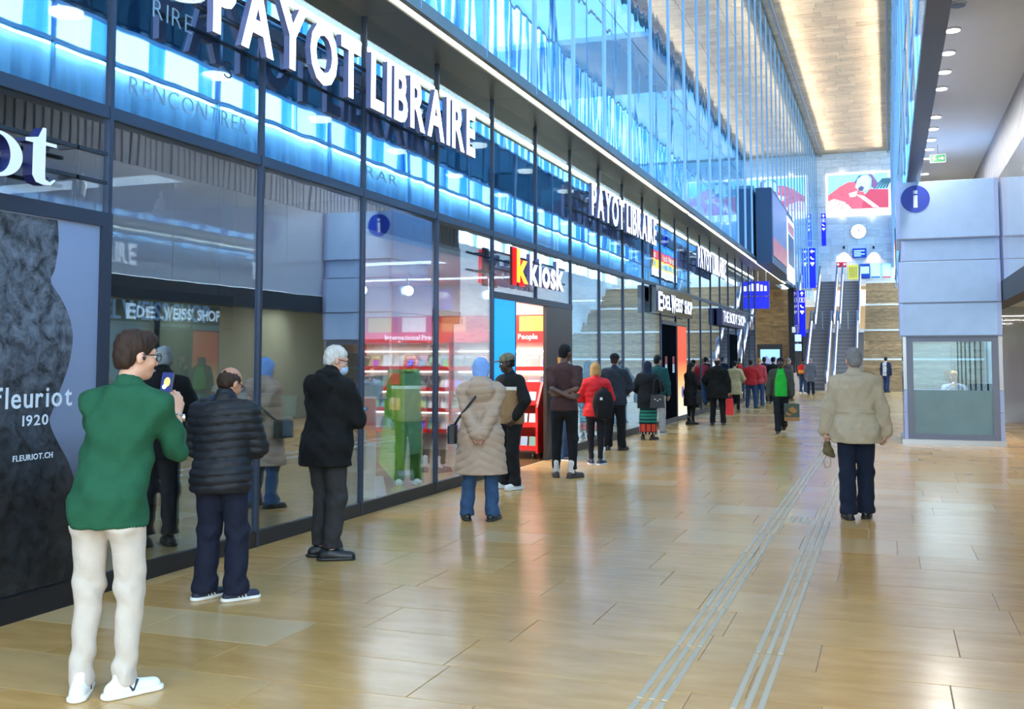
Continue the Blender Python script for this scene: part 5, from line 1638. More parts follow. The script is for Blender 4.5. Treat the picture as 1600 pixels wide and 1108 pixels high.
        if shd.get('sock'):
            emit('sock', [('c', L((0, -.02, .06)), L((0, -.02, .2)), .043, .04, .01)], max(h, .01), shd['sock'], None, ())
    # ---------------------------------------------------------------- upper garments
    for gm in G('tops', ()):
        e = gm.get('ease', .02); hem = gm.get('hem', .82); fl = gm.get('flare', .0)
        rows = [r for r in ROWS if r[0] > 1.0 or r[0] > hem - .2]
        pr = prof_body(e, [r for r in ROWS])
        pr = [(z, w + fl * max(0, (1.1 - z)) / .4 + gm.get('chest', 0) * math.exp(-((z - 1.3) / .12) ** 2), d + fl * .8 * max(0, (1.1 - z)) / .4, cx, cy) for z, w, d, cx, cy in pr]
        wst = gm.get('waist')
        if wst: pr = [(z, w + wst * math.exp(-((z - 1.1) / .09) ** 2), d + wst * .6 * math.exp(-((z - 1.1) / .09) ** 2), cx, cy) for z, w, d, cx, cy in pr]
        z0, w0, d0, cx0, cy0 = pr[0]
        if hem < z0:
            kf = fl / .4 * (z0 - hem)
            pr = [(hem, w0 + kf, d0 + kf * .8, cx0, cy0)] + pr
        q = [('p', pr, .04)]
        er = gm.get('sl', e * .7)
        for s in (-1, 1):
            q.append(('c', sp((s * .045, -.012, 1.440)), sh[s] + np.array([-s * .006, 0, -.006]), .052 + e * .3, .050 + e * .4, .045))
            sleeve = gm.get('sleeve', 'long')
            if sleeve == 'long':
                q.append(('c', sh[s], el[s], .054 + er, .045 + er, .035))
                dirn = wr[s] - el[s]; q.append(('c', el[s], wr[s] - dirn * gm.get('short', .06), .045 + er, gm.get('cuff', .034) + er * .8, .02))
            elif sleeve == 'half':
                q.append(('c', sh[s], sh[s] + (el[s] - sh[s]) * .72, .056 + er, .054 + er, .035))
        q.append(('c', sp((0, -.015, 1.455)), nk + np.array([0, 0, gm.get('collar', .02)]), .066 + e * .3, gm.get('neck', .058), .02))
        if gm.get('hood'):
            q.append(('e', nk + np.array([0, -.115 - e * .7, -.07]), (.145, .062, .115), rotx(.25), .03)); q.append(('e', nk + np.array([0, -.045, .03]), (.115, .085, .05), None, .03))
        am = gm.get('fold', .006); fd_ = folds(am, rnd, gm.get('ff', 1.))
        pf = gm.get('puff')
        if pf:
            per, pam, chev = pf
            def dsp(X, Y, Z, fd_=fd_, per=per, pam=pam, chev=chev):
                zz = Z + chev * np.abs(X) * (Z < 1.0) + .012 * np.sin(9 * X + 3)
                amp = pam * np.where(np.abs(X) > .30, .8, 1.)
                return fd_(X, Y, Z) * .5 - amp * np.sqrt(np.abs(np.sin(PI * zz / per)))
        else: dsp = fd_
        cuts = [((0, 0, -1), -hem)] + list(gm.get('cuts', ()))
        emit(gm.get('name', 'jacket'), q, gm.get('res', max(h, .010)), gm['m'], dsp, cuts, gm.get('mfn'))
        if gm.get('collar_m'):
            emit('collar', [('c', nk + np.array([0, -.004, -.012]), nk + np.array([0, .004, .035]), .068 + e * .2, .062, .01)], max(h, .009), gm['collar_m'], None, [((0, .35, 1), float(nk[2] + .045 + .35 * nk[1]))])
        if gm.get('belt'):
            zb = gm['belt']; rb_ = [r for r in pr if abs(r[0] - zb) < .2]
            W_ = np.interp(zb, [r[0] for r in pr], [r[1] for r in pr]); D_ = np.interp(zb, [r[0] for r in pr], [r[2] for r in pr]); C_ = np.interp(zb, [r[0] for r in pr], [r[4] for r in pr])
            emit('belt', [('p', [(zb - .022, W_ + .004, D_ + .006, sp((0, 0, zb))[0], C_), (zb + .022, W_ + .004, D_ + .006, sp((0, 0, zb))[0], C_)], .01)], max(h * .8, .009), gm['m'])
    # ---------------------------------------------------------------- hair and headgear
    hm = G('hairm'); st = G('hair', 'short')
    cutf = lambda n_, d_: ((RH @ np.array(n_, float)), float((RH @ np.array(n_, float)) @ hc + d_))
    hh = max(h * .8, .007)
    hdisp = lambda X, Y, Z: .0035 * np.sin(90 * X + 40 * Z + rnd) * np.sin(70 * Y + 60 * Z) + .002 * np.sin(160 * (X + Y))
    if st == 'short':
        emit('hair', [('e', hd((0, -.014, .045)), (.083, .101, .088), RH, .02), ('e', hd((0, -.06, -.02)), (.066, .05, .07), RH, .03), ('e', hd((0, .05, .09)), (.055, .045, .035), RH, .03)], hh, hm, hdisp, [cutf((0, .75, -.66), .022), cutf((0, 0, -1), .075)])
    elif st == 'crop':
        emit('hair', [('e', hd((0, -.012, .042)), (.080, .098, .083), RH, .02), ('e', hd((0, -.055, -.02)), (.064, .045, .06), RH, .03)], hh, hm, hdisp, [cutf((0, .75, -.66), .018), cutf((0, 0, -1), .06)])
    elif st == 'bald':
        emit('hair', [('e', hd((0, -.016, .02)), (.079, .095, .078), RH, .02), ('e', hd((0, -.06, -.02)), (.062, .043, .06), RH, .03)], hh, hm, hdisp, [cutf((0, .75, -.66), .012), cutf((0, 0, -1), .065), cutf((0, .42, .9), .082)])
    elif st == 'bob':
        emit('hair', [('e', hd((0, -.014, .045)), (.086, .105, .088), RH, .02), ('e', hd((0, -.045, -.06)), (.095, .065, .09), RH, .04), ('e', hd((-.07, .0, -.05)), (.028, .05, .085), RH, .03), ('e', hd((.07, .0, -.05)), (.028, .05, .085), RH, .03)], hh, hm, lambda X, Y, Z: .004 * np.sin(60 * X + 9 * Z) + .003 * np.sin(75 * Y), [cutf((0, .75, -.5), .03)])
    elif st == 'long':
        emit('hair', [('e', hd((0, -.014, .045)), (.085, .104, .088), RH, .02), ('c', hd((0, -.06, .0)), hd((0, -.09, -.22)), .075, .065, .04)], hh, hm, hdisp, [cutf((0, .75, -.5), .03)])
    elif st == 'curly':
        emit('hair', [('e', hd((0, -.012, .055)), (.092, .105, .095), RH, .02), ('e', hd((0, -.055, -.01)), (.075, .05, .06), RH, .03)], hh, hm, lambda X, Y, Z: .004 * np.sin(120 * X) * np.sin(115 * Y) * np.sin(118 * Z), [cutf((0, .75, -.66), .03), cutf((0, 0, -1), .055)])
    if st == 'hijab':
        emit('headscarf', [('e', hd((0, -.018, .035)), (.092, .112, .098), RH, .02), ('c', hd((0, -.03, -.03)), nk + np.array([0, -.01, -.0]), .088, .088, .04), ('e', nk + np.array([0, -.02, -.03]), (.13, .10, .06), None, .04)], hh, hm, folds(.006, rnd, 1.6), [cutf((0, .86, -.25), .062)])
    if G('cap'):
        cm = G('cap')
        c0 = emit('cap', [('e', hd((0, -.012, .06)), (.090, .108, .078), RH, .02)], hh, cm, None, [cutf((0, -.1, -1), -.028)])
        emit('cap_peak', [('e', hd((0, .105, .045)), (.072, .075, .012), RH, .01)], hh, cm, None, [cutf((0, -1, 0), -.06)], parent=c0)
    # ---------------------------------------------------------------- face details
    if G('eyes'):
        for s in (-1, 1):
            o = MB().sphere(hd((s * .031, .080, .004)) * S, .0125 * S, 10, 7).build('eye', mat('eye_white', (.7, .68, .65), .3), t, local=True, smooth=True)
            MB().sphere(hd((s * .031, .0895, .003)) * S, .006 * S, 8, 6).build('iris', mat('iris', (.02, .012, .008), .2), o, local=True, smooth=True)
        MB().tube(hd((-.021, .097, -.066)) * S, hd((.021, .097, -.066)) * S, .0045).build('mouth', mat('lips_%s' % sk.name, tuple(v * .6 for v in S2L(G('skin', SK_L))), .5), t, local=True)
        for s in (-1, 1):
            MB().tube(hd((s * .015, .092, .030)) * S, hd((s * .047, .082, .030)) * S, .004).build('eyebrow', G('hairm') or mat('brow', (.03, .02, .015), .8), t, local=True)
    if G('glasses'):
        g_ = MB()
        for s in (-1, 1):
            pts_ = [hd((s * .034 + .026 * math.cos(q), .104, .0 + .020 * math.sin(q))) * S for q in [2 * PI * i / 12 for i in range(13)]]
            g_.path(pts_, .0028, 6)
            g_.path([hd((s * .060, .103, .006)) * S, hd((s * .080, .06, .008)) * S, hd((s * .080, -.01, .004)) * S], .003, 6)
        g_.tube(hd((-.009, .105, .004)) * S, hd((.009, .105, .004)) * S, .0028, n=6)
        g_.build('glasses', mat('spectacle_frame', (.02, .02, .025), .3), t, local=True)
    if G('mask'):
        mk = emit('face_mask', [('e', hd((0, .062, -.062)), (.062, .062, .055), RH, .02)], hh, mat('pale_mask', S2L((.66, .76, .88)), .8), None, [cutf((0, -.9, -.2), -.03)])
        for s in (-1, 1):
            MB().path([hd((s * .058, .05, -.045)) * S, hd((s * .076, .0, -.005)) * S, hd((s * .074, -.028, .0)) * S], .002, 6).build('strap', mat('pale_mask', ()) if False else MATS['pale_mask'], mk, local=True)
    rz_ = -math.radians(spec['face'])
    def toworld(p):
        p = rotz(rz_) @ (np.array(p, float) * S)
        return p + np.array(spec['loc'])
    J = dict(sh=sh, el=el, wr=wr, pal=pal, nk=nk, hd=hd, hc=hc, RH=RH, hip=hip, knee=knee, S=S, w=toworld, t=t, ank=ank, sp=sp, rz=rz_, emit=emit, h=h)
    return J

DN = {-1: None}
def hang(s, x=.24, y=.02, z=.86, pole=(0, -1, 0)):
    return ((s * x, y, z), (s * .6 + 0, -1, 0))
def P_at(px, py, dz=0.):
    p = on_floor(px, py); return (float(p[0]), float(p[1]), 0.)
# ------------------------------------------------------------------ cloth and hair
C_ = cloth
H_dark = cloth('hair_dark', (.09, .065, .055), .55, .3, .4, 160)
H_brown = cloth('hair_brown', (.19, .12, .08), .55, .3, .4, 160)
H_blond = cloth('hair_blond', (.66, .51, .30), .55, .25, .4, 160)
H_grey = cloth('hair_grey', (.50, .49, .50), .6, .25, .4, 160)
H_white = cloth('hair_white', (.80, .77, .74), .6, .2, .4, 160)
H_black = cloth('hair_black', (.035, .03, .03), .6, .2, .3, 160)
W_leather = mat('white_leather', S2L((.88, .88, .86)), .5)
B_shoe = mat('black_shoe', S2L((.09, .085, .085)), .4)
Br_shoe = mat('brown_shoe', S2L((.36, .24, .16)), .5)
N_shoe = mat('navy_shoe', S2L((.13, .15, .24)), .6)
W_sole = mat('white_sole', S2L((.90, .89, .86)), .6)
T_black = C_('trousers_black', (.075, .075, .085))
T_navy = C_('trousers_navy', (.085, .10, .17))
T_grey = C_('trousers_grey', (.185, .18, .185))
T_jean = C_('blue_jeans', (.20, .30, .43), noise=.25)
SH_black = dict(m=B_shoe, sole=B_shoe)

people = []
def Pn(**k):
    k.setdefault('seed', len(people) * 1.3 + .7)
    J = person(k); people.append(J); return J
def arms2(r, l): return (l, r)          # (left, right)

# 1 --- man in green shirt with phone
J1 = Pn(label='man in dark green shirt and off-white trousers holding up a phone', loc=P_at(164, 1085), face=-16, h=1.79, res=.0085, head=(42, 6), lean=(.06, .05), skin=SK_L, shw=.92, build=.95,
        feet=((-.10, -.03, 0, 14), (.10, -.0, 0, 44)),
        arms=arms2(((.145, .30, 1.33), (.22, .15, -1), (-.15, .2, 1), (-.75, .5, .1)), ((-.05, .31, 1.34), (-.5, .1, -1), (.2, .25, 1), (.75, .5, .1))), curl=(.6, .55),
        tops=[dict(name='shirt', m=C_('green_shirt', (.105, .31, .215), noise=.08), ease=.026, hem=.80, short=.62, cuff=.046, sl=.014, fold=.010, ff=.9, collar=.01, collar_m=C_('green_shirt', (.105, .31, .215), noise=.08), waist=.012, flare=.02)],
        trousers=dict(m=C_('off_white_jeans', (.75, .70, .65), noise=.06), ease=.010, cuff=.040, fold=.0065), shoes=dict(m=W_leather, sole=W_sole, mark='chevron', scale=.95, high=.03), hair='short', hairm=H_brown, glasses=1, eyes=1)
# 2 --- short man in puffer jacket
J2 = Pn(label='short balding man in black quilted puffer jacket and navy trousers', loc=P_at(343, 936), face=-18, h=1.60, res=.0095, head=(30, 26), lean=(0, .05), build=1.04, belly=.02, skin=SK_M,
        feet=((-.12, .02, 0, -38), (.13, -.02, 0, 52)),
        arms=arms2(((.08, .27, 1.15), (.6, -.2, -1), None, (-.6, .5, 0)), ((-.08, .27, 1.14), (-.6, -.2, -1), None, (.6, .5, 0))),
        tops=[dict(name='jacket', m=C_('black_quilt', (.075, .08, .105), rough=.6, spec=.4, bump=.3), ease=.05, hem=.80, sl=.03, fold=.006, puff=(.062, .013, 0), collar=.035, neck=.07, flare=.01)],
        trousers=dict(m=T_navy, ease=.028, cuff=.062, fold=.007), shoes=dict(m=N_shoe, sole=W_sole, mark='stripes'), hair='bald', hairm=H_brown, glasses=1)
# 3 --- older man in black coat
J3 = Pn(label='older grey-haired man in black hooded coat and pale mask reading his phone', loc=P_at(509, 872), face=12, h=1.765, res=.0095, head=(32, 16), lean=(.0, .04), build=1.06, belly=.03, skin=SK_L,
        feet=((-.09, .05, 0, -42), (.10, -.03, 0, 50)),
        arms=arms2(((.07, .30, 1.14), (.6, -.2, -1), None, (-.3, .1, 1)), ((-.06, .29, 1.13), (-1, -.3, -.5), None, (.3, .1, 1))), curl=(.8, .7),
        tops=[dict(name='coat', m=C_('black_coat', (.045, .045, .05), bump=.15), ease=.055, hem=.755, sl=.03, fold=.008, hood=1, collar=.035, neck=.075, flare=.03, cuff=.045)],
        trousers=dict(m=T_grey, ease=.022, cuff=.05, fold=.007, hem=.02, bottom=.10), shoes=dict(m=B_shoe, sole=B_shoe, scale=1.05, high=-.02), hair='crop', hairm=H_white, glasses=1, mask=1, eyes=1)
# 4 --- woman in beige quilted coat
J4 = Pn(label='woman in long beige quilted coat and light blue headscarf, hands behind her back', loc=P_at(751, 812), face=-18, h=1.65, res=.010, head=(8, 2), build=1.05, skin=SK_M,
        feet=((-.15, .0, 0, 12), (.13, -.03, 0, 20)),
        arms=arms2(((.015, -.215, .93), (1, -.35, -.1), (-.6, -.1, -.6), (0, -1, 0)), ((-.015, -.235, .90), (-1, -.35, -.1), (.5, -.1, -.7), (0, -1, 0))), curl=(.7, .7),
        tops=[dict(name='coat', m=C_('beige_quilt', (.68, .575, .49), rough=.65, noise=.05, bump=.3), ease=.055, hem=.50, sl=.032, fold=.007, hood=1, puff=(.085, .010, .55), collar=.035, neck=.075, waist=-.01, flare=.05, belt=1.12, cuff=.045)],
        trousers=dict(m=T_jean, ease=.018, cuff=.058, fold=.007), shoes=SH_black, hair='hijab', hairm=C_('light_blue_scarf', (.50, .64, .86), noise=.05))
# 5 --- man in camouflage cap
def two_tone(C):
    z, x = C[:, 2], np.abs(C[:, 0])
    m_ = np.zeros(len(C), int)
    m_[(z < 1.27) & (x < .235)] = 1; m_[(z < 1.29) & (z > 1.245) & (x < .235)] = 2
    return m_
Pn(label='man in camouflage cap and black jacket with tan panel behind the beige coat', loc=P_at(796, 764), face=-148, h=1.71, res=.014, head=(25, 10), skin=SK_DD, eyes=1,
   arms=arms2(((.24, .10, .93), (1, -.6, 0)), ((-.24, .10, .93), (-1, -.6, 0))),
   tops=[dict(name='jacket', m=[C_('jacket_black', (.07, .07, .075)), C_('jacket_tan', (.55, .43, .30)), C_('jacket_white', (.82, .80, .77))], mfn=two_tone, ease=.045, hem=.84, sl=.03, collar=.03)],
   trousers=dict(m=T_black, ease=.02), shoes=dict(m=W_leather, sole=W_sole, scale=1.12), hair='crop', hairm=H_black, cap=mat('camouflage', S2L((.45, .42, .33)), .8, noise=.7, nscale=28))
# 6 --- tall man in brown T-shirt
J6 = Pn(label='tall man in dark brown T-shirt with arms folded behind his back', loc=P_at(882, 746), face=-16, h=1.85, res=.0125, head=(38, 0), build=.98, skin=SK_D,
        feet=((-.11, .05, 0, 5), (.11, -.03, 0, 45)),
        arms=arms2(((-.075, -.165, 1.09), (1, -.3, -.1), (-1, -.05, .1), (0, 1, 0)), ((.075, -.195, 1.06), (-1, -.3, -.1), (1, -.05, .1), (0, 1, 0))),
        tops=[dict(name='shirt', m=C_('brown_cotton', (.27, .175, .17)), ease=.022, hem=.87, sleeve='half', fold=.006, collar=-.01)],
        trousers=dict(m=T_black, ease=.012, cuff=.040, hem=.03, bottom=.11), shoes=dict(m=mat('sandal', S2L((.25, .19, .17)), .6), sock=C_('pale_sock', (.78, .76, .74)), high=-.03), hair='crop', hairm=H_black)
# 7 --- blond woman in maroon
Pn(label='fair-haired woman in maroon top and jeans partly behind the tall man', loc=P_at(880, 719), face=88, h=1.71, res=.015, head=(-5, 4), skin=SK_L, eyes=1,
   arms=arms2(((.12, .22, 1.05), (1, -.4, -.5)), ((-.12, .22, 1.05), (-1, -.4, -.5))),
   tops=[dict(name='top', m=C_('maroon_knit', (.33, .17, .19)), ease=.025, hem=.86)], trousers=dict(m=T_jean, ease=.014), shoes=dict(m=N_shoe, sole=W_sole), hair='bob', hairm=H_blond)
# 8 --- woman in red jacket
J8 = Pn(label='blonde woman in bright red jacket and dark slim trousers', loc=P_at(931, 726), face=-22, h=1.58, res=.0125, head=(4, 4), build=.98, skin=SK_L,
        feet=((-.075, .03, 0, 5), (.075, -.02, 0, 35)),
        arms=arms2(((.10, .22, 1.10), (1, -.6, -.4)), ((-.10, .22, 1.10), (-1, -.6, -.4))),
        tops=[dict(name='jacket', m=C_('red_quilt', (.80, .11, .13), rough=.6), ease=.035, hem=.83, sl=.022, puff=(.09, .008, 0), waist=-.012, flare=.03, collar=.04, neck=.07)],
        trousers=dict(m=C_('trousers_ink', (.09, .09, .13)), ease=.004, cuff=.036, hem=.02, bottom=.10), shoes=dict(m=N_shoe, sole=W_sole), hair='bob', hairm=H_blond)
# 9 --- man in charcoal jacket and cap
Pn(label='man in charcoal jacket and dark cap standing beyond the red jacket', loc=P_at(961, 703), face=-8, h=1.73, res=.014, head=(6, 0), build=1.1, skin=SK_M,
   arms=arms2(((.15, .2, 1.0), (1, -.5, -.4)), ((-.24, .06, .86), (-1, -.6, 0))), feet=((-.13, .05, 0, 5), (.13, -.05, 0, 30)),
   tops=[dict(name='jacket', m=C_('charcoal_cloth', (.165, .185, .225)), ease=.045, hem=.82, sl=.03, collar=.035, fold=.008)], trousers=dict(m=T_black, ease=.025), shoes=SH_black, hair='crop', hairm=H_brown, cap=C_('navy_cap', (.10, .11, .17)))
# 10 -- man in teal sweater
Pn(label='dark-haired man in teal sweater and light grey trousers by the glass', loc=P_at(1028, 678), face=8, h=1.72, res=.0155, head=(12, 0), skin=SK_M,
   arms=arms2(((.25, .05, .86), (1, -.8, 0)), ((-.2, .15, .95), (-1, -.8, 0))),
   tops=[dict(name='sweater', m=C_('teal_knit', (.075, .27, .27)), ease=.035, hem=.84, sl=.022)], trousers=dict(m=C_('light_grey_cloth', (.66, .63, .61)), ease=.02), shoes=dict(m=mat('grey_shoe', S2L((.5, .42, .45)), .6), sole=W_sole), hair='short', hairm=H_black)
# 11 -- woman in patterned skirt
def skirt_bands(C):
    z = C[:, 2]; a = np.arctan2(C[:, 1], C[:, 0])
    m_ = np.where(z > .36, np.where(np.sin(z * 95) > .45, 1, 0), 2)
    m_[(z <= .36) & (z > .325)] = 1
    low = (z <= .325) & (z > .17)
    m_[low & (np.sin(a * 9) > .82)] = 1
    m_[(z <= .17)] = 1
    m_[(z <= .15) & (np.sin(a * 14) > .2)] = 3
    return m_
J11 = Pn(label='woman in navy headscarf, black jacket and long green and red banded skirt', loc=P_at(1013, 687), face=-14, h=1.585, res=.014, head=(0, 0), build=1.1, skin=SK_D,
         arms=arms2(((.16, .2, 1.03), (1, -.4, -.5)), ((-.16, .2, 1.03), (-1, -.4, -.5))), feet=((-.12, .02, 0, 2), (.10, -.02, 0, 40)),
         tops=[dict(name='jacket', m=C_('soft_black', (.08, .08, .09)), ease=.05, hem=.70, sl=.03, flare=.03, collar=.02)],
         skirt=dict(rows=[(.125, .20, .17, 0), (.5, .195, .165, -.01), (.85, .185, .14, -.015)], m=[C_('skirt_green', (.12, .46, .40)), C_('skirt_dark', (.10, .11, .12)), C_('skirt_red', (.80, .25, .16)), C_('skirt_cream', (.80, .66, .56))], mfn=skirt_bands),
         shoes=dict(m=mat('dark_red_shoe', S2L((.25, .13, .13)), .5)), hair='hijab', hairm=C_('navy_scarf', (.09, .12, .22)))
# 12 -- woman in black coat turned to the right
J12 = Pn(label='woman in black knee-length coat turned sideways beside the lit banner', loc=P_at(1080, 663), face=48, h=1.53, res=.018, head=(5, 4), build=1.08, skin=SK_M,
         arms=arms2(((.12, .22, 1.02), (1, -.4, -.5)), ((-.1, .22, 1.0), (-1, -.4, -.5))),
         tops=[dict(name='coat', m=C_('black_wool', (.075, .07, .07)), ease=.05, hem=.52, sl=.03, flare=.02, collar=.03)], trousers=dict(m=T_black, ease=.0, cuff=.036), shoes=SH_black, hair='long', hairm=H_black)
# 13 -- broad person in black hooded coat
J13 = Pn(label='broad man in black hooded coat with a red bag at his side', loc=P_at(1122, 664), face=-6, h=1.66, res=.018, head=(0, 0), build=1.18, skin=SK_L,
         arms=arms2(((.30, .0, .83), (1, -.5, 0)), ((-.22, .18, 1.0), (-1, -.5, -.3))), feet=((-.14, .0, 0, 10), (.14, .0, 0, 10)),
         tops=[dict(name='coat', m=C_('black_parka', (.07, .065, .06)), ease=.07, hem=.70, sl=.045, flare=.03, hood=1, collar=.03)], trousers=dict(m=T_black, ease=.02), shoes=SH_black, hair='bald', hairm=H_brown)
# 14 -- woman in cream coat
Pn(label='dark-haired woman in cream coat and black trousers near the far door', loc=P_at(1149, 644), face=5, h=1.57, res=.02, head=(0, 0), skin=SK_M,
   arms=arms2(((.16, .18, 1.0), (1, -.5, -.4)), ((-.16, .18, 1.0), (-1, -.5, -.4))),
   tops=[dict(name='coat', m=C_('cream_cloth', (.66, .60, .45)), ease=.05, hem=.60, sl=.03, flare=.03)], trousers=dict(m=T_black, ease=.005), shoes=dict(m=Br_shoe), hair='crop', hairm=H_black)
# 15..18, 22 -- end of the queue
Pn(label='man in red sweater and blue jeans near the end of the queue', loc=P_at(1174, 638), face=-5, h=1.60, res=.02, build=1.1, skin=SK_M, feet=((-.14, 0, 0, 5), (.16, -.05, 0, 40)),
   arms=arms2(((.15, .2, 1.03), (1, -.5, -.4)), ((-.15, .2, 1.03), (-1, -.5, -.4))), tops=[dict(name='sweater', m=C_('brick_red', (.66, .13, .14)), ease=.045, hem=.84, sl=.03)],
   trousers=dict(m=C_('dark_jeans', (.17, .24, .36)), ease=.02), shoes=SH_black, hair='short', hairm=H_dark)
Pn(label='person in pinkish red jacket with light hair, just beyond the red sweater', loc=P_at(1187, 634), face=10, h=1.66, res=.022, skin=SK_L,
   arms=arms2(hang(1), hang(-1)), tops=[dict(name='jacket', m=C_('rose_red', (.72, .26, .28)), ease=.045, hem=.80)], trousers=dict(m=T_jean, ease=.02), shoes=SH_black, hair='crop', hairm=H_blond)
Pn(label='dark-haired person in navy jacket in front of the black totem', loc=P_at(1195, 628), face=0, h=1.70, res=.022, skin=SK_M,
   arms=arms2(hang(1), hang(-1)), tops=[dict(name='jacket', m=C_('navy_cloth', (.11, .14, .22)), ease=.045, hem=.80)], trousers=dict(m=T_navy, ease=.02), shoes=SH_black, hair='short', hairm=H_dark)
Pn(label='person in black jacket nearest the walking man, right of the navy jacket', loc=P_at(1209, 630), face=0, h=1.68, res=.022, skin=SK_M,
   arms=arms2(hang(1), hang(-1)), tops=[dict(name='jacket', m=C_('coal_cloth', (.09, .09, .10)), ease=.045, hem=.80)], trousers=dict(m=T_black, ease=.02), shoes=SH_black, hair='curly', hairm=H_black)
Pn(label='fair person in grey brown coat beside the black corner column', loc=P_at(1233, 626), face=50, h=1.66, res=.022, skin=SK_L,
   arms=arms2(hang(1), hang(-1)), tops=[dict(name='coat', m=C_('taupe_cloth', (.36, .30, .29)), ease=.05, hem=.70)], trousers=dict(m=T_black, ease=.02), shoes=SH_black, hair='crop', hairm=H_grey)
# 19 -- man walking towards us
def open_front(C):
    return ((C[:, 1] > .02) & (np.abs(C[:, 0]) < .13 - .25 * np.clip(C[:, 2] - 1.15, 0, .3)) & (C[:, 2] > .8)).astype(int)
J19 = Pn(label='man in bright green polo shirt and open grey jacket walking towards the viewer', loc=P_at(1221, 677), face=172, h=1.67, res=.012, head=(0, 4), skin=SK_DD, eyes=1, group='people walking through the hall',
         feet=((-.075, -.30, .10, 4), (.075, .10, 0, 8)), footpitch=(-38, 6),
         arms=arms2(((.29, .03, .84), (1, -.6, 0)), ((-.26, .12, .84), (-1, -.6, 0), (0, .15, -1), (1, 0, 0))), curl=(1.1, .6),
         tops=[dict(name='jacket', m=[C_('grey_green_jacket', (.26, .27, .24)), C_('bright_green_polo', (.14, .70, .22))], mfn=open_front, ease=.035, hem=.85, sl=.03, flare=.02, collar=.02, res=.011, fold=.005)],
         trousers=dict(m=C_('dark_slate', (.095, .11, .135)), ease=.022), shoes=SH_black, hair='crop', hairm=H_black)
# 20 -- man walking away
J20 = Pn(label='grey-haired man in beige jacket and navy trousers walking away along the guide strips', loc=P_at(1340, 810), face=-1, h=1.755, res=.0095, head=(-12, 2), build=1.14, skin=SK_L, group='people walking through the hall',
         feet=((-.085, -.06, 0, 14), (.085, .10, .0, 6)), footpitch=(0, 0),
         arms=arms2(((.30, .03, .86), (1, -.9, 0), (.02, .08, -1), (-1, 0, 0)), ((-.31, .06, .87), (-1, -.9, 0), (-.05, .1, -1), (1, 0, 0))), curl=(1.0, .7),
         tops=[dict(name='jacket', m=C_('beige_cotton', (.70, .64, .55), noise=.06), ease=.048, hem=.775, sl=.026, fold=.0075, ff=.8, collar=.03, neck=.068, waist=-.006, flare=.035, cuff=.05, belt=1.10)],
         trousers=dict(m=C_('navy_twill', (.085, .12, .20)), ease=.026, cuff=.058, fold=.006), shoes=dict(m=B_shoe, sole=mat('black_sole', S2L((.06, .06, .06)), .5)), hair='short', hairm=H_grey)
# 21 -- pair by the escalator
J21 = Pn(label='dark-haired person with red and yellow backpack at the escalator foot', loc=P_at(1255, 615), face=10, h=1.66, res=.022, skin=SK_M, group='people at the far end of the hall',
         arms=arms2(hang(1), hang(-1)), tops=[dict(name='jacket', m=C_('dark_green_cloth', (.14, .19, .20)), ease=.04, hem=.84)], trousers=dict(m=C_('dark_jeans', (.17, .24, .36)), ease=.02), shoes=dict(m=W_leather), hair='short', hairm=H_black)
Pn(label='grey-haired person in long grey coat beside the red backpack', loc=P_at(1267, 617), face=0, h=1.66, res=.022, skin=SK_L, group='people at the far end of the hall',
   arms=arms2(hang(1), hang(-1)), tops=[dict(name='coat', m=C_('mid_grey_cloth', (.36, .37, .41)), ease=.05, hem=.62)], trousers=dict(m=T_navy, ease=.02), shoes=SH_black, hair='crop', hairm=H_grey)
# 23 -- person in striped top
def stripes(C):
    c = (np.abs(C[:, 0]) < .10)
    return np.where(c, np.where(np.sin(C[:, 2] * 75) > .5, 0, 1), 0)
Pn(label='person in navy cardigan and white striped top before the stone stairs', loc=P_at(1385, 613.2), face=25, h=1.72, res=.02, skin=SK_M, group='people at the far end of the hall',
   arms=arms2(hang(1), hang(-1)), feet=((-.10, .05, 0, 5), (.12, -.1, 0, 20)), tops=[dict(name='cardigan', m=[C_('navy_knit', (.12, .16, .27)), C_('white_knit', (.85, .85, .87))], mfn=stripes, ease=.05, hem=.82)], trousers=dict(m=C_('blue_trousers', (.13, .20, .36)), ease=.015), shoes=SH_black, hair='short', hairm=H_dark)
# 24 -- clerk in the booth
S_ = 1.64 / 1.75
st_ = empty('stool', (1.22, BY + 1.0, 0), label='round stool under the clerk behind the booth window', cat='stool')
MB().tube((0, 0, .45), (0, 0, .50), .18, n=20).build('seat', M_black, st_, local=True)
MB().tube((0, 0, .03), (0, 0, .45), .03, n=12).build('column', M_steel, st_, local=True)
MB().tube((0, 0, 0), (0, 0, .03), .2, n=20).build('foot', M_steel, st_, local=True)
Pn(label='blonde clerk with raised hand seated behind the information booth window', loc=(1.22, BY + .98, .13 - .40 * S_), face=180, h=1.64, res=.0125, head=(10, 4), skin=SK_L, eyes=1, group='people inside the information booth',
   feet=((-.10, .38, .28, 5), (.10, .38, .28, 5)), arms=arms2(((.03, .26, 1.40), (.8, -.2, -.8), (0, -.1, 1), (0, -1, 0)), ((-.12, .32, 1.06), (-1, -.3, -.3))),
   tops=[dict(name='blouse', m=C_('grey_blue_blouse', (.55, .60, .68)), ease=.03, hem=.85)], trousers=dict(m=T_navy, ease=.015, break_=0), shoes=SH_black, hair='bob', hairm=H_blond)

# ================================================================== things people hold or carry
def local_box(name, c, sx, sy, sz, R, m_, parent, ch=.004):
    mb = MB().cbox(-sx / 2, sx / 2, -sy / 2, sy / 2, -sz / 2, sz / 2, ch)
    mb.v = [tuple(np.array(c) + R @ np.array(v)) for v in mb.v]
    return mb.build(name, m_, parent, local=True)
def carried(name, p, rz, label, cat):
    return empty(name, tuple(map(float, p)), rz, label=label, cat=cat)
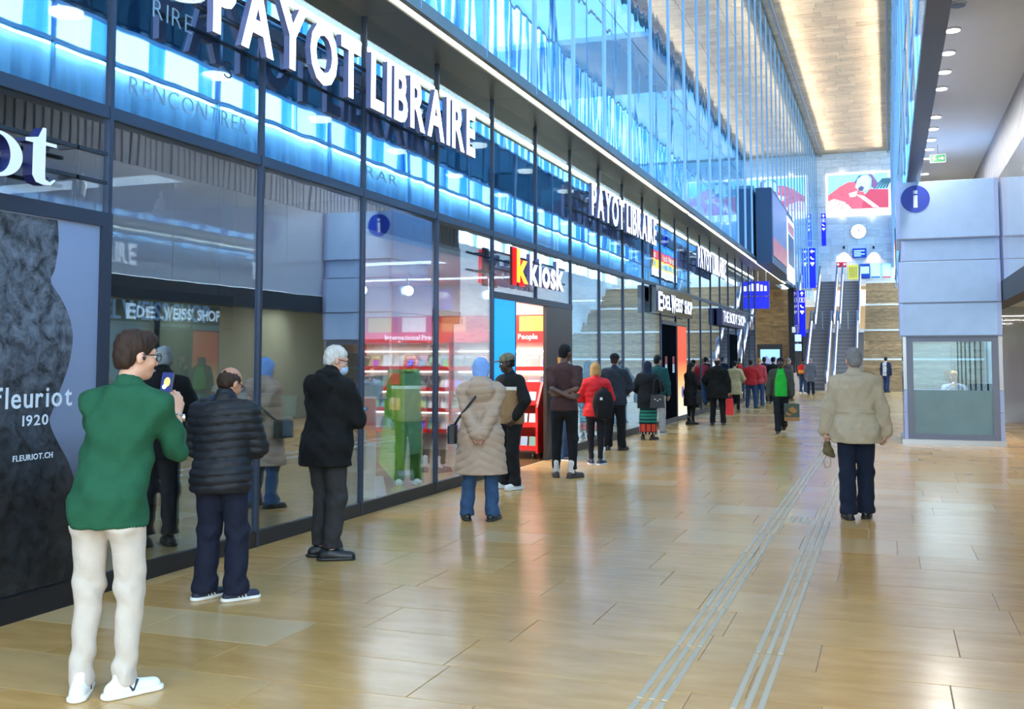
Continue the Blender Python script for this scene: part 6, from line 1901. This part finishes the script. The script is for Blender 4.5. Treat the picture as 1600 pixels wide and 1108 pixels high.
# phones
R_ = rotz(-.35) @ rotx(-.25)
pc = J1['pal'][1][0] + np.array([-.045, .015, .055])
ph = carried('phone', J1['w'](pc), J1['rz'], 'smartphone with bright picture held up by the man in green shirt', 'phone')
Rp = rotz(-.25) @ rotx(-.22)
local_box('case', (0, 0, 0), .078, .009, .155, Rp, M_black, ph)
local_box('screen', Rp @ np.array([0, -.0055, 0]), .070, .002, .145, Rp, mat('phone_screen', S2L((.16, .20, .42)), .2, emit=.5), ph, .0005)
o = MB().disc((0, 0), .022, 'y', -.0085, -.007, 16); o.v = [tuple(Rp @ np.array([v[0] * .9 + .004, v[1], v[2] * 1.2 + .02])) for v in o.v]; o.build('picture', mat('phone_pic', S2L((.95, .8, .45)), .3, emit=.6), ph, local=True)
o = MB().disc((0, 0), .014, 'y', -.009, -.008, 16); o.v = [tuple(Rp @ np.array([v[0] - .008, v[1], v[2] - .005])) for v in o.v]; o.build('picture', mat('phone_pic2', S2L((.85, .88, .95)), .3, emit=.6), ph, local=True)
wa = MB()
w0, e0 = J1['wr'][1] * J1['S'], J1['el'][1] * J1['S']
dd = (w0 - e0) / np.linalg.norm(w0 - e0)
c0 = w0 - dd * .035
u = np.cross(dd, [0, 0, 1.]); u /= np.linalg.norm(u); v_ = np.cross(dd, u)
for k in range(18):
    a0, a1 = 2 * PI * k / 18, 2 * PI * (k + 1) / 18
    wa.tube(c0 + (u * math.cos(a0) + v_ * math.sin(a0)) * .031, c0 + (u * math.cos(a1) + v_ * math.sin(a1)) * .031, .008, n=6)
wa.tube(c0 + u * .028, c0 + u * .042, .019, n=16)
wa.build('wrist_watch', mat('watch_steel', (.7, .7, .68), .25, .9), J1['t'], local=True)
MB().sphere(J1['hd']((.080, .005, -.012)) * J1['S'], .011, 10, 7).build('earphone', M_black, J1['t'], local=True, smooth=True)
pc = (J3['pal'][1][0] + J3['pal'][-1][0]) / 2 + np.array([.03, .0, .02])
p3 = carried('phone', J3['w'](pc), J3['rz'], 'dark smartphone in the hands of the older man in black coat', 'phone')
Rp = rotx(-1.0); local_box('case', (0, 0, 0), .075, .009, .15, Rp, M_black, p3); local_box('screen', Rp @ np.array([0, -.0055, 0]), .068, .002, .14, Rp, mat('phone_dark', (.1, .12, .15), .15, emit=.2), p3, .0005)
# beige-coat woman: black shoulder bag
b4 = carried('shoulder_bag', J4['w']((-.31, .02, .93)), J4['rz'], 'black shoulder bag at the left side of the beige coat', 'bag')
local_box('pouch', (0, 0, 0), .09, .24, .20, np.eye(3), M_black, b4, .02)
q0 = np.array(J4['w']((-.31, .02, .93)))
def rel(J, p, q): return tuple(rotz(-J['rz']) @ (np.array(J['w'](p)) - np.array(q)))
strap = [rel(J4, p, q0) for p in ((-.30, -.03, 1.0), (-.235, -.135, 1.10), (-.17, -.192, 1.18), (-.09, -.21, 1.28), (-.02, -.20, 1.37), (.035, -.16, 1.44), (.06, -.08, 1.505), (.055, .02, 1.50))]
MB().path(strap, .013, 8).build('strap', M_black, b4, local=True)
# backpack on the red jacket
def backpack(J, x, z, w_, h_, d_, m_, m2, label, back=-.17):
    q = np.array(J['w']((x, back, z)))
    b = carried('backpack', q, J['rz'], label, 'backpack')
    S = J['S']
    V, F = grow([('e', (0, -d_ / 2, h_ * .52), (w_ / 2, d_ / 2 * 1.1, h_ / 2), None, .02), ('p', [(.0, w_ * .44, d_ * .42, 0, -d_ / 2), (h_ * .6, w_ * .48, d_ * .46, 0, -d_ / 2), (h_ * .85, w_ * .36, d_ * .36, 0, -d_ / 2)], .05)], max(.010, J['h'] * .8))
    mesh_from('pack', V, F, m_, b)
    V, F = grow([('p', [(.03, w_ * .36, d_ * .2, 0, -d_ * .93), (h_ * .42, w_ * .34, d_ * .2, 0, -d_ * .93)], .02)], max(.010, J['h'] * .8))
    mesh_from('pocket', V, F, m2, b)
    for s in (-1, 1):
        MB().path([(s * w_ * .25, -.02, h_ * .1), (s * w_ * .28, .0, h_ * .5), (s * w_ * .25, .05, h_ * .95), (s * w_ * .25, .12, h_ * 1.02)], .017, 8).build('strap', m2, b, local=True)
    MB().path([(-.03, -d_ / 2, h_ * 1.0), (0, -d_ / 2, h_ * 1.07), (.03, -d_ / 2, h_ * 1.0)], .008).build('handle', m2, b, local=True)
    return b
bp1 = backpack(J8, .10, .80, .30, .46, .16, C_('pack_black', (.09, .085, .095)), C_('pack_pocket', (.075, .07, .08)), 'black backpack on the back of the blonde woman in red jacket')
MB().cbox(-.06, -.02, -.175, -.165, .29, .33, .004).build('badge', M_white, bp1, local=True)
MB().cbox(.10, .115, -.14, -.125, .20, .26, .004).build('badge', M_white, bp1, local=True)
backpack(J21, .0, .98, .34, .44, .18, C_('pack_red', (.75, .12, .12)), C_('pack_yellow', (.85, .55, .15)), 'red and yellow backpack worn at the escalator foot')
# handbags
def handbag(J, p, sz, m_, label, up=.3, bits=False):
    q = np.array(J['w'](p)); b = carried('handbag', q, J['rz'], label, 'handbag')
    sx_, sy_, szz = sz
    mb = MB().prism([(-sx_ / 2, 0), (sx_ / 2, 0), (sx_ / 2 * .86, szz), (-sx_ / 2 * .86, szz)], 'y', -sy_ / 2, sy_ / 2); mb.build('pouch', m_, b, local=True)
    MB().path([(-sx_ * .3, 0, szz), (-sx_ * .2, 0, szz + up * .8), (0, .02, szz + up), (sx_ * .2, 0, szz + up * .8), (sx_ * .3, 0, szz)], .010).build('handle', m_, b, local=True)
    MB().box(-sx_ / 2 * .9, sx_ / 2 * .9, -sy_ / 2 - .006, -sy_ / 2, szz * .55, szz * .97).build('flap', m_, b, local=True)
    if bits:
        for i in range(3): MB().cbox(-.06 + .05 * i, -.035 + .05 * i, -sy_ / 2 - .015, -sy_ / 2 - .006, szz * (.62 - .1 * (i % 2)), szz * (.72 - .1 * (i % 2)), .003).build('clasp', M_steel, b, local=True)
    return b
handbag(J11, (.20, -.20, .72), (.30, .12, .26), M_black, 'black handbag with silver clasps on the right hip over the banded skirt', .35, True)
handbag(J12, (.20, .05, .60), (.26, .12, .24), M_black, 'dark handbag hanging at the side of the sideways woman in black coat', .3, True)
# red carrier bag
pr_ = J13['pal'][1][0]
handbag(J13, (pr_[0] + .02, pr_[1], pr_[2] - .52), (.20, .10, .40), mat('red_bag', S2L((.85, .10, .10)), .5), 'red carrier bag in the right hand of the broad man in black coat', .12)
# paper bag of the walking man
pl_ = J19['pal'][-1][0]
q = np.array(J19['w']((pl_[0], pl_[1], pl_[2] - .50)))
pbag = carried('paper_bag', q, J19['rz'], 'dark green and brown paper bag carried by the man in green polo', 'bag')
MB().box(-.16, .16, -.06, .06, .085, .38).build('bag_body', mat('bag_green', S2L((.28, .33, .28)), .7), pbag, local=True)
MB().box(-.16, .16, -.06, .06, 0, .085).build('bag_foot', mat('bag_kraft', S2L((.62, .45, .28)), .7), pbag, local=True)
MB().prism([(-.12, .22), (-.02, .32), (.08, .26), (.02, .19), (-.05, .17)], 'y', .06, .064).build('printed_shape', mat('bag_kraft2', S2L((.66, .46, .24)), .7), pbag, local=True)
MB().prism([(0, .14), (.12, .20), (.13, .15), (.05, .11)], 'y', .06, .064).build('printed_shape', MATS['bag_kraft2'], pbag, local=True)
for y__ in (-.05, .05):
    MB().path([(-.06, y__, .38), (-.05, y__ * .3, .47), (.05, y__ * .3, .47), (.06, y__, .38)], .006).build('handle', MATS['bag_kraft'], pbag, local=True)
# crumpled olive cloth cap with loop held by the man in beige jacket
pl_ = J20['pal'][-1][0]
q = np.array(J20['w'](pl_))
hat = carried('cloth_hat', q, 0, 'crumpled olive cloth hat with a loop held by the man in beige jacket', 'hat')
V, F = grow([('c', (0, .0, -.01), (.01, 0, -.10), .025, .05, .02), ('e', (.02, 0, -.14), (.075, .05, .035), roty(.5), .03)], .009, folds(.006, 2., 2.2)); mesh_from('crown', V, F, C_('olive_cloth', (.42, .36, .24)), hat)
MB().path([(0, 0, -.15), (-.04, .0, -.22), (-.02, 0, -.29), (.03, 0, -.28), (.035, 0, -.2), (.02, 0, -.15)], .006).build('loop', mat('pink_tape', S2L((.72, .58, .52)), .7), hat, local=True)
